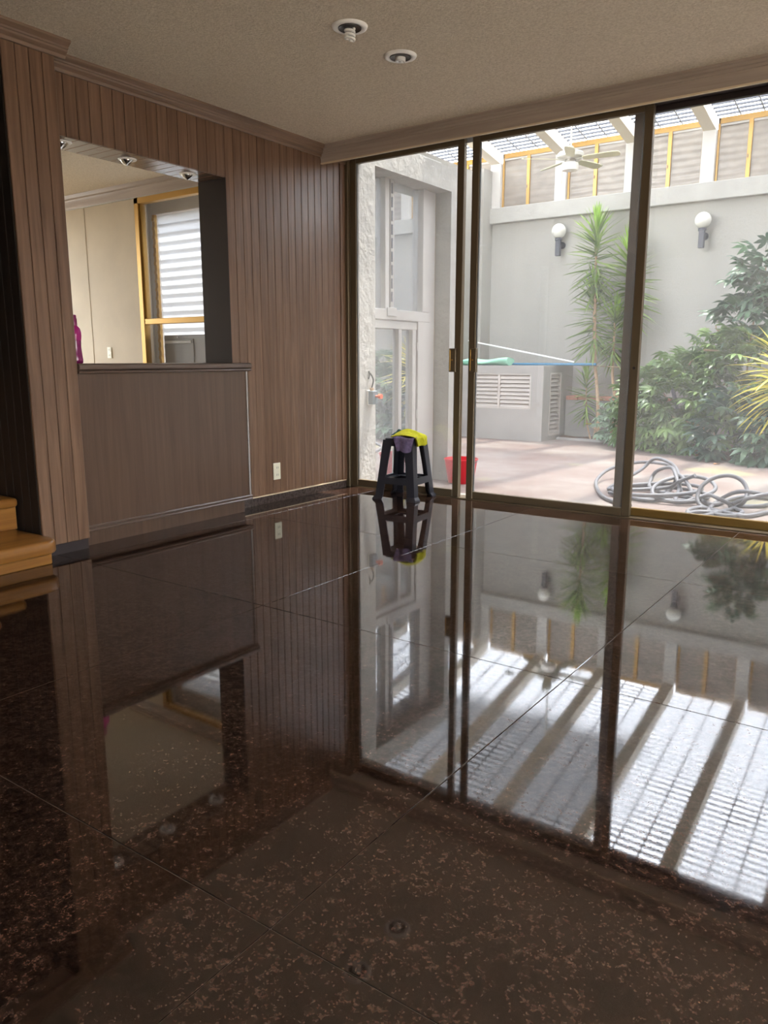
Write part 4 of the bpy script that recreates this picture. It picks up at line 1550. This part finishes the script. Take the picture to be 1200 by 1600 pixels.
def palmate(name, n, L, W, mat, droop=0.35, pet=0.16):
    m = MB()
    hub = Vector((pet, 0, 0.0))
    m.add([(0, -0.003, 0), (0, 0.003, 0), (pet, 0.002, 0), (pet, -0.002, 0)], [(0, 1, 2, 3)])
    for i in range(n):
        a = (i - (n - 1) / 2) * (2 * PI * 0.86 / n)
        l = L * (1.0 - 0.22 * abs(i - (n - 1) / 2) / ((n - 1) / 2))
        d = Vector((math.cos(a), math.sin(a), 0))
        s = Vector((-math.sin(a), math.cos(a), 0))

        def pt(t, w_, z):
            return hub + d * (l * t) + s * w_ + Vector((0, 0, z))
        q = [pt(0.02, 0, 0), pt(0.3, W * 0.42, -droop * l * 0.1 + 0.008), pt(0.3, 0, -droop * l * 0.1), pt(0.3, -W * 0.42, -droop * l * 0.1 + 0.008),
             pt(0.66, W * 0.46, -droop * l * 0.4 + 0.008), pt(0.66, 0, -droop * l * 0.4), pt(0.66, -W * 0.46, -droop * l * 0.4 + 0.008), pt(1.0, 0, -droop * l * 0.95)]
        m.add(q, [(0, 2, 1), (0, 3, 2), (1, 2, 5, 4), (2, 3, 6, 5), (4, 5, 7), (5, 6, 7)])
    me = bpy.data.meshes.new(name)
    me.from_pydata(m.v, [], m.f)
    me.polygons.foreach_set('use_smooth', [True] * len(me.polygons))
    me.materials.append(M[mat])
    return me


PAL = {
    'green': [palmate('palmate_leaf', 7, 0.15, 0.05, 'leaf_green'), palmate('palmate_leaf', 8, 0.17, 0.05, 'leaf_green', 0.6)],
    'deep': [palmate('palmate_leaf', 8, 0.20, 0.065, 'leaf_deep'), palmate('palmate_leaf', 7, 0.18, 0.06, 'leaf_deep', 0.6)],
    'pale': [palmate('palmate_leaf', 7, 0.10, 0.045, 'leaf_pale'), palmate('palmate_leaf', 6, 0.11, 0.045, 'leaf_pale', 0.6)],
}


def bush(label, base, kind, shape, n_leaf, n_fill, sc, branches, rg, spread=0.5):
    """shape(rg) -> a point in the crown with its outward direction; n_leaf single leaves, n_fill more joined in one mass"""
    base = Vector(base)
    t = thing('schefflera_bush', base, label, 'bush', 'schefflera bushes along the patio wall')
    for bpts in branches:
        MB().tube(spline(bpts, 5), [0.016 * (1 - 0.5 * i / (5 * (len(bpts) - 1))) for i in range(5 * (len(bpts) - 1) + 1)], 7).build('branch', 'branch_brown', t, smooth=60)
    pts = [shape(rg) for _ in range(n_leaf + n_fill)]
    pts.sort(key=lambda q: (q[0] - CAM).length - 0.6 * q[2])
    for i, (p, d, _) in enumerate(pts[:n_leaf]):
        az = math.atan2(d.y, d.x) + rg.uniform(-0.8, 0.8)
        el = math.asin(max(-1, min(1, d.normalized().z))) * 0.7 + rg.uniform(-0.35, 0.25)
        put(PAL[kind][i % 2], 'leaf', t, p, Euler((rg.uniform(-0.5, 0.5), -el, az)), sc * rg.uniform(0.75, 1.2))
    if n_fill:
        src = PAL[kind][0]
        sv = [v.co.copy() for v in src.vertices]
        sf = [tuple(q.vertices) for q in src.polygons]
        m = MB()
        for (p, d, _) in pts[n_leaf:]:
            az = math.atan2(d.y, d.x) + rg.uniform(-1.2, 1.2)
            el = math.asin(max(-1, min(1, d.normalized().z))) * 0.6 + rg.uniform(-0.4, 0.3)
            mt = Matrix.Translation(p) @ Euler((rg.uniform(-0.6, 0.6), -el, az)).to_matrix().to_4x4() @ Matrix.Scale(sc * rg.uniform(0.75, 1.2), 4)
            m.add([mt @ q for q in sv], sf)
        fo = m.build('foliage', src.materials[0].name, t, smooth=80, fix=False)
        fo['kind'] = 'stuff'
    return t


def blob(blobs):
    def fn(rg):
        c, r = rg.choices(blobs, [b_[1][0] * b_[1][2] for b_ in blobs])[0]
        c, r = Vector(c), Vector(r)
        while True:
            d = Vector((rg.gauss(0, 1), rg.gauss(0, 1), rg.gauss(0, 1))).normalized()
            if d.y < 0.55 and d.z > -0.7:
                break
        k = rg.uniform(0.62, 1.0)
        p = c + Vector((d.x * r.x, d.y * r.y, d.z * r.z)) * k
        if p.z < pz(p.y) + 0.06:
            p.z = pz(p.y) + rg.uniform(0.06, 0.2)
        if p.y > 7.5:
            p.y = 7.5
        return p, d, k
    return fn


rg = random.Random(11)
# small pale clump at the foot of the door stile
c = at(962, 655, y=6.75)
bush('small pale green leafy clump just left of the wide door stile', (c.x + 0.08, 6.85, pz(6.85)), 'pale', blob([((c.x + 0.12, 6.8, 0.02), (0.33, 0.25, 0.33))]), 70, 60, 0.9, [[(c.x + 0.1, 6.85, -0.25), (c.x + 0.1, 6.82, 0.1)]], rg)
# middle hedge
c = at(1060, 640, y=6.3)
bush('wide dense green bush behind the hoses in the middle of the bed', (c.x, 6.5, pz(6.5)), 'green',
     blob([((c.x - 0.42, 6.55, 0.28), (0.45, 0.5, 0.62)), ((c.x + 0.25, 6.3, 0.32), (0.7, 0.6, 0.75)), ((c.x + 0.85, 6.3, 0.7), (0.6, 0.6, 0.7))]), 290, 620, 1.0,
     [[(c.x, 6.6, -0.27), (c.x - 0.1, 6.4, 0.3), (c.x - 0.3, 6.2, 0.7)], [(c.x + 0.3, 6.6, -0.27), (c.x + 0.4, 6.2, 0.4), (c.x + 0.7, 5.9, 0.75)],
      [at(1040, 648, y=5.75), at(1060, 655, y=5.7), at(1095, 665, y=5.65)], [at(1070, 580, y=6.1), at(1082, 563, y=6.1), at(1094, 553, y=6.1)], [at(1100, 547, y=6.0), at(1120, 548, y=6.0), at(1136, 551, y=6.0)], [at(1105, 575, y=6.0), at(1134, 576, y=6.0)]], rg)
# upright loose shoots behind, at the top of the hedge
c = at(1112, 540, y=6.6)
bush('loose light green shoots rising above the wide bush', (c.x, 6.7, pz(6.7)), 'green',
     blob([((c.x, 6.7, c.z - 0.1), (0.3, 0.25, 0.28)), ((c.x - 0.35, 6.6, c.z - 0.33), (0.3, 0.25, 0.2))]), 46, 0, 0.85,
     [[(c.x + 0.1, 6.75, -0.27), (c.x + 0.12, 6.7, 0.6), at(1128, 530, y=6.7), at(1120, 515, y=6.7), at(1118, 508, y=6.7)]], rg)
# tall dark shoot at the right edge
c = at(1185, 470, y=6.5)
bush('tall dark green schefflera shoot at the right edge, reaching above the yellow plant', (c.x + 0.1, 6.7, pz(6.7)), 'deep',
     blob([((at(1192, 440, y=6.5)).to_tuple(), (0.28, 0.25, 0.4)), ((at(1168, 500, y=6.5)).to_tuple(), (0.4, 0.3, 0.28)), ((at(1215, 480, y=6.5)).to_tuple(), (0.4, 0.3, 0.55))]), 110, 40, 1.0,
     [[(c.x - 0.1, 6.75, -0.27), (c.x - 0.1, 6.7, 0.7), at(1175, 515, y=6.5), at(1190, 460, y=6.5), at(1197, 415, y=6.5)]], rg)
# large leaved bush front right
c = at(1165, 690, y=5.35)
bush('large leaved bush spilling onto the patio at the right, below the yellow plant', (c.x + 0.1, 5.6, pz(5.6)), 'deep',
     blob([((c.x, 5.6, 0.02), (0.55, 0.5, 0.52)), ((c.x + 0.6, 5.55, 0.1), (0.6, 0.5, 0.6)), ((c.x + 1.3, 5.6, 0.2), (0.7, 0.5, 0.8))]), 250, 260, 1.05,
     [[(c.x + 0.2, 5.7, -0.24), (c.x + 0.2, 5.5, 0.3)], [(c.x + 0.5, 5.7, -0.24), (c.x + 0.7, 5.4, 0.4)]], rg)

# yellow dracaena
yb = at(1215, 640, y=5.2)
yp = thing('yellow_dracaena', (yb.x, 5.2, pz(5.2)), 'yellow striped spiky plant at the right edge among the green bushes', 'plant')
MB().tube([(yb.x, 5.2, pz(5.2)), (yb.x, 5.2, 0.4), (yb.x, 5.2, 1.1)], [0.03, 0.026, 0.02], 10).build('trunk', 'trunk_tan', yp, smooth=60)
head(yp, (yb.x, 5.2, 0.42), (yb.x, 5.2, 1.05), 120, -0.5, 1.2, 0.95, rng, YL)
# lone pointed spike behind the bush
q0, q1 = at(1046, 592, y=6.9), at(1030, 556, y=6.9)
m = MB().tube([(q0.x + 0.25, 7.1, pz(7.1)), (q0.x + 0.03, 6.95, q0.z - 0.1), q0, q1], [0.03, 0.03, 0.022, 0.002], 8)
tag(m.build('dry_spike', 'steel_grey', None, loc=(q0.x + 0.25, 7.1, pz(7.1)), smooth=60), 'lone dark pointed spike rising behind the bush', 'stem')
# dry fallen leaves at the edge of the bed
for i, (u, v) in enumerate([(1086, 712), (1096, 716), (1078, 706), (1108, 720), (1064, 708), (1092, 707), (1120, 726), (1050, 702)]):
    d = ray(u, v)
    tt = (-0.15 - 0.02 * (CAM.y - 1) - CAM.z) / (d.z + 0.02 * d.y)
    p = CAM + d * tt
    m = MB()
    L = 0.05
    a = i * 1.7
    cs, sn = math.cos(a), math.sin(a)
    base = [(-L, 0, 0.006), (-L * 0.3, L * 0.4, 0.02), (L * 0.5, L * 0.35, 0.014), (L, 0, 0.004), (L * 0.5, -L * 0.35, 0.02), (-L * 0.3, -L * 0.4, 0.012), (0, 0, 0.004)]
    m.add([(p.x + x * cs - y * sn, p.y + x * sn + y * cs, pz(p.y) + z) for x, y, z in base], [(0, 1, 6), (1, 2, 6), (2, 3, 6), (3, 4, 6), (4, 5, 6), (5, 0, 6)])
    o = m.build('fallen_leaf', 'dry_leaf', None, loc=(p.x, p.y, pz(p.y)), fix=False)
    tag(o, 'dry brown leaf fallen on the concrete at the edge of the bush', 'leaf', 'dry leaves at the edge of the bushes')


# ================================================================== HOSES
def floor_pt(u, v, lift=0.02):
    d = ray(u, v)
    t = (-0.15 - 0.02 * (CAM.y - 1) - CAM.z + lift) / (d.z + 0.02 * d.y)
    return CAM + d * t


def hose_pts(seq):
    """(u, v) lies on the floor, (u, v, y) is raised at depth y"""
    out = []
    for q in seq:
        if len(q) == 2:
            out.append(floor_pt(*q))
        else:
            p = at(q[0], q[1], y=q[2])
            p.z = max(p.z, pz(p.y) + 0.02)
            out.append(p)
    return out


def ring_pts(cx, cy, rx, ry, rot, tilt, lean, n=10, ph=0.0, turns=1.0, z=0.02):
    out = []
    for i in range(int(n * turns)):
        a = ph + 2 * PI * i / n
        x, y = rx * math.cos(a), ry * math.sin(a)
        X = x * math.cos(rot) - y * math.sin(rot)
        Y = x * math.sin(rot) + y * math.cos(rot)
        h = max(0.0, (math.sin(a + lean) * 0.5 + 0.5)) * tilt
        out.append(Vector((cx + X, cy + Y, pz(cy + Y) + z + h)))
    return out


HR = 0.0165
c1 = floor_pt(1005, 772)
seqs = []
seqs += hose_pts([(985, 790), (955, 782), (938, 772)]) + hose_pts([(931, 757, 2.2), (936, 745, 2.4), (950, 734, 2.7), (975, 726, 2.9), (1010, 722, 2.9), (1050, 728, 2.7)])
seqs += hose_pts([(1056, 745, 2.3), (1050, 762, 2.1), (1020, 782)])
seqs += ring_pts(c1.x + 0.1, c1.y + 0.05, 0.42, 0.30, 0.2, 0.03, 0.0, 10, 3.6, 1.0)
seqs += hose_pts([(1000, 735, 2.5), (1022, 717, 2.6), (1045, 722, 2.5), (1058, 735, 2.2)])
seqs += hose_pts([(1062, 760, 1.9), (1058, 785)])
seqs += ring_pts(c1.x + 0.35, c1.y - 0.08, 0.26, 0.22, 1.0, 0.16, 1.0, 9, 5.2, 1.0, 0.03)
seqs += hose_pts([(1020, 765, 2.0), (1018, 748, 2.2), (1028, 735, 2.2), (1050, 731, 2.1), (1058, 750, 1.9), (1068, 775, 1.8), (1080, 772, 1.7), (1074, 755, 1.8), (1060, 742, 2.0), (1052, 758, 2.0), (1035, 772, 2.0), (1010, 780)])
seqs += ring_pts(c1.x + 0.12, c1.y + 0.0, 0.36, 0.34, 0.9, 0.05, 2.0, 10, 2.6, 1.1, 0.05)
seqs += hose_pts([(1040, 762, 1.95), (1062, 752, 1.85), (1086, 743, 1.8)])
tag(MB().tube(spline(seqs, 6), HR, 8).build('garden_hose', 'hose_grey', None, loc=(c1.x, c1.y, pz(c1.y)), smooth=70), 'tangled heap of grey hose on the patio right behind the wide door stile', 'hose', 'grey hoses on the patio')

c2 = floor_pt(1140, 795)
seqs = hose_pts([(1066, 806), (1085, 800), (1120, 800)])
seqs += hose_pts([(1098, 792), (1090, 783, 1.5), (1091, 770, 1.55), (1100, 756, 1.6), (1118, 746, 1.65), (1140, 743, 1.65), (1158, 750, 1.65), (1167, 765, 1.6), (1164, 782, 1.5)])
seqs += hose_pts([(1150, 793), (1125, 800), (1100, 806), (1080, 805), (1075, 798), (1095, 793), (1130, 800), (1165, 806), (1200, 800), (1235, 795), (1240, 780), (1200, 779), (1165, 776), (1140, 780), (1118, 788), (1100, 784), (1098, 777), (1110, 774, 1.5), (1125, 780, 1.4), (1150, 790), (1190, 790), (1210, 783), (1185, 771, 1.6), (1150, 769, 1.6), (1120, 784), (1108, 800), (1140, 806), (1160, 800), (1140, 790), (1168, 779, 1.5), (1200, 772, 1.6), (1230, 772, 1.7)])
tag(MB().tube(spline(seqs, 6), HR, 8).build('garden_hose', 'hose_grey', None, loc=(c2.x, c2.y, pz(c2.y)), smooth=70), 'grey hose on the patio with one big standing loop, nearest the right edge', 'hose', 'grey hoses on the patio')
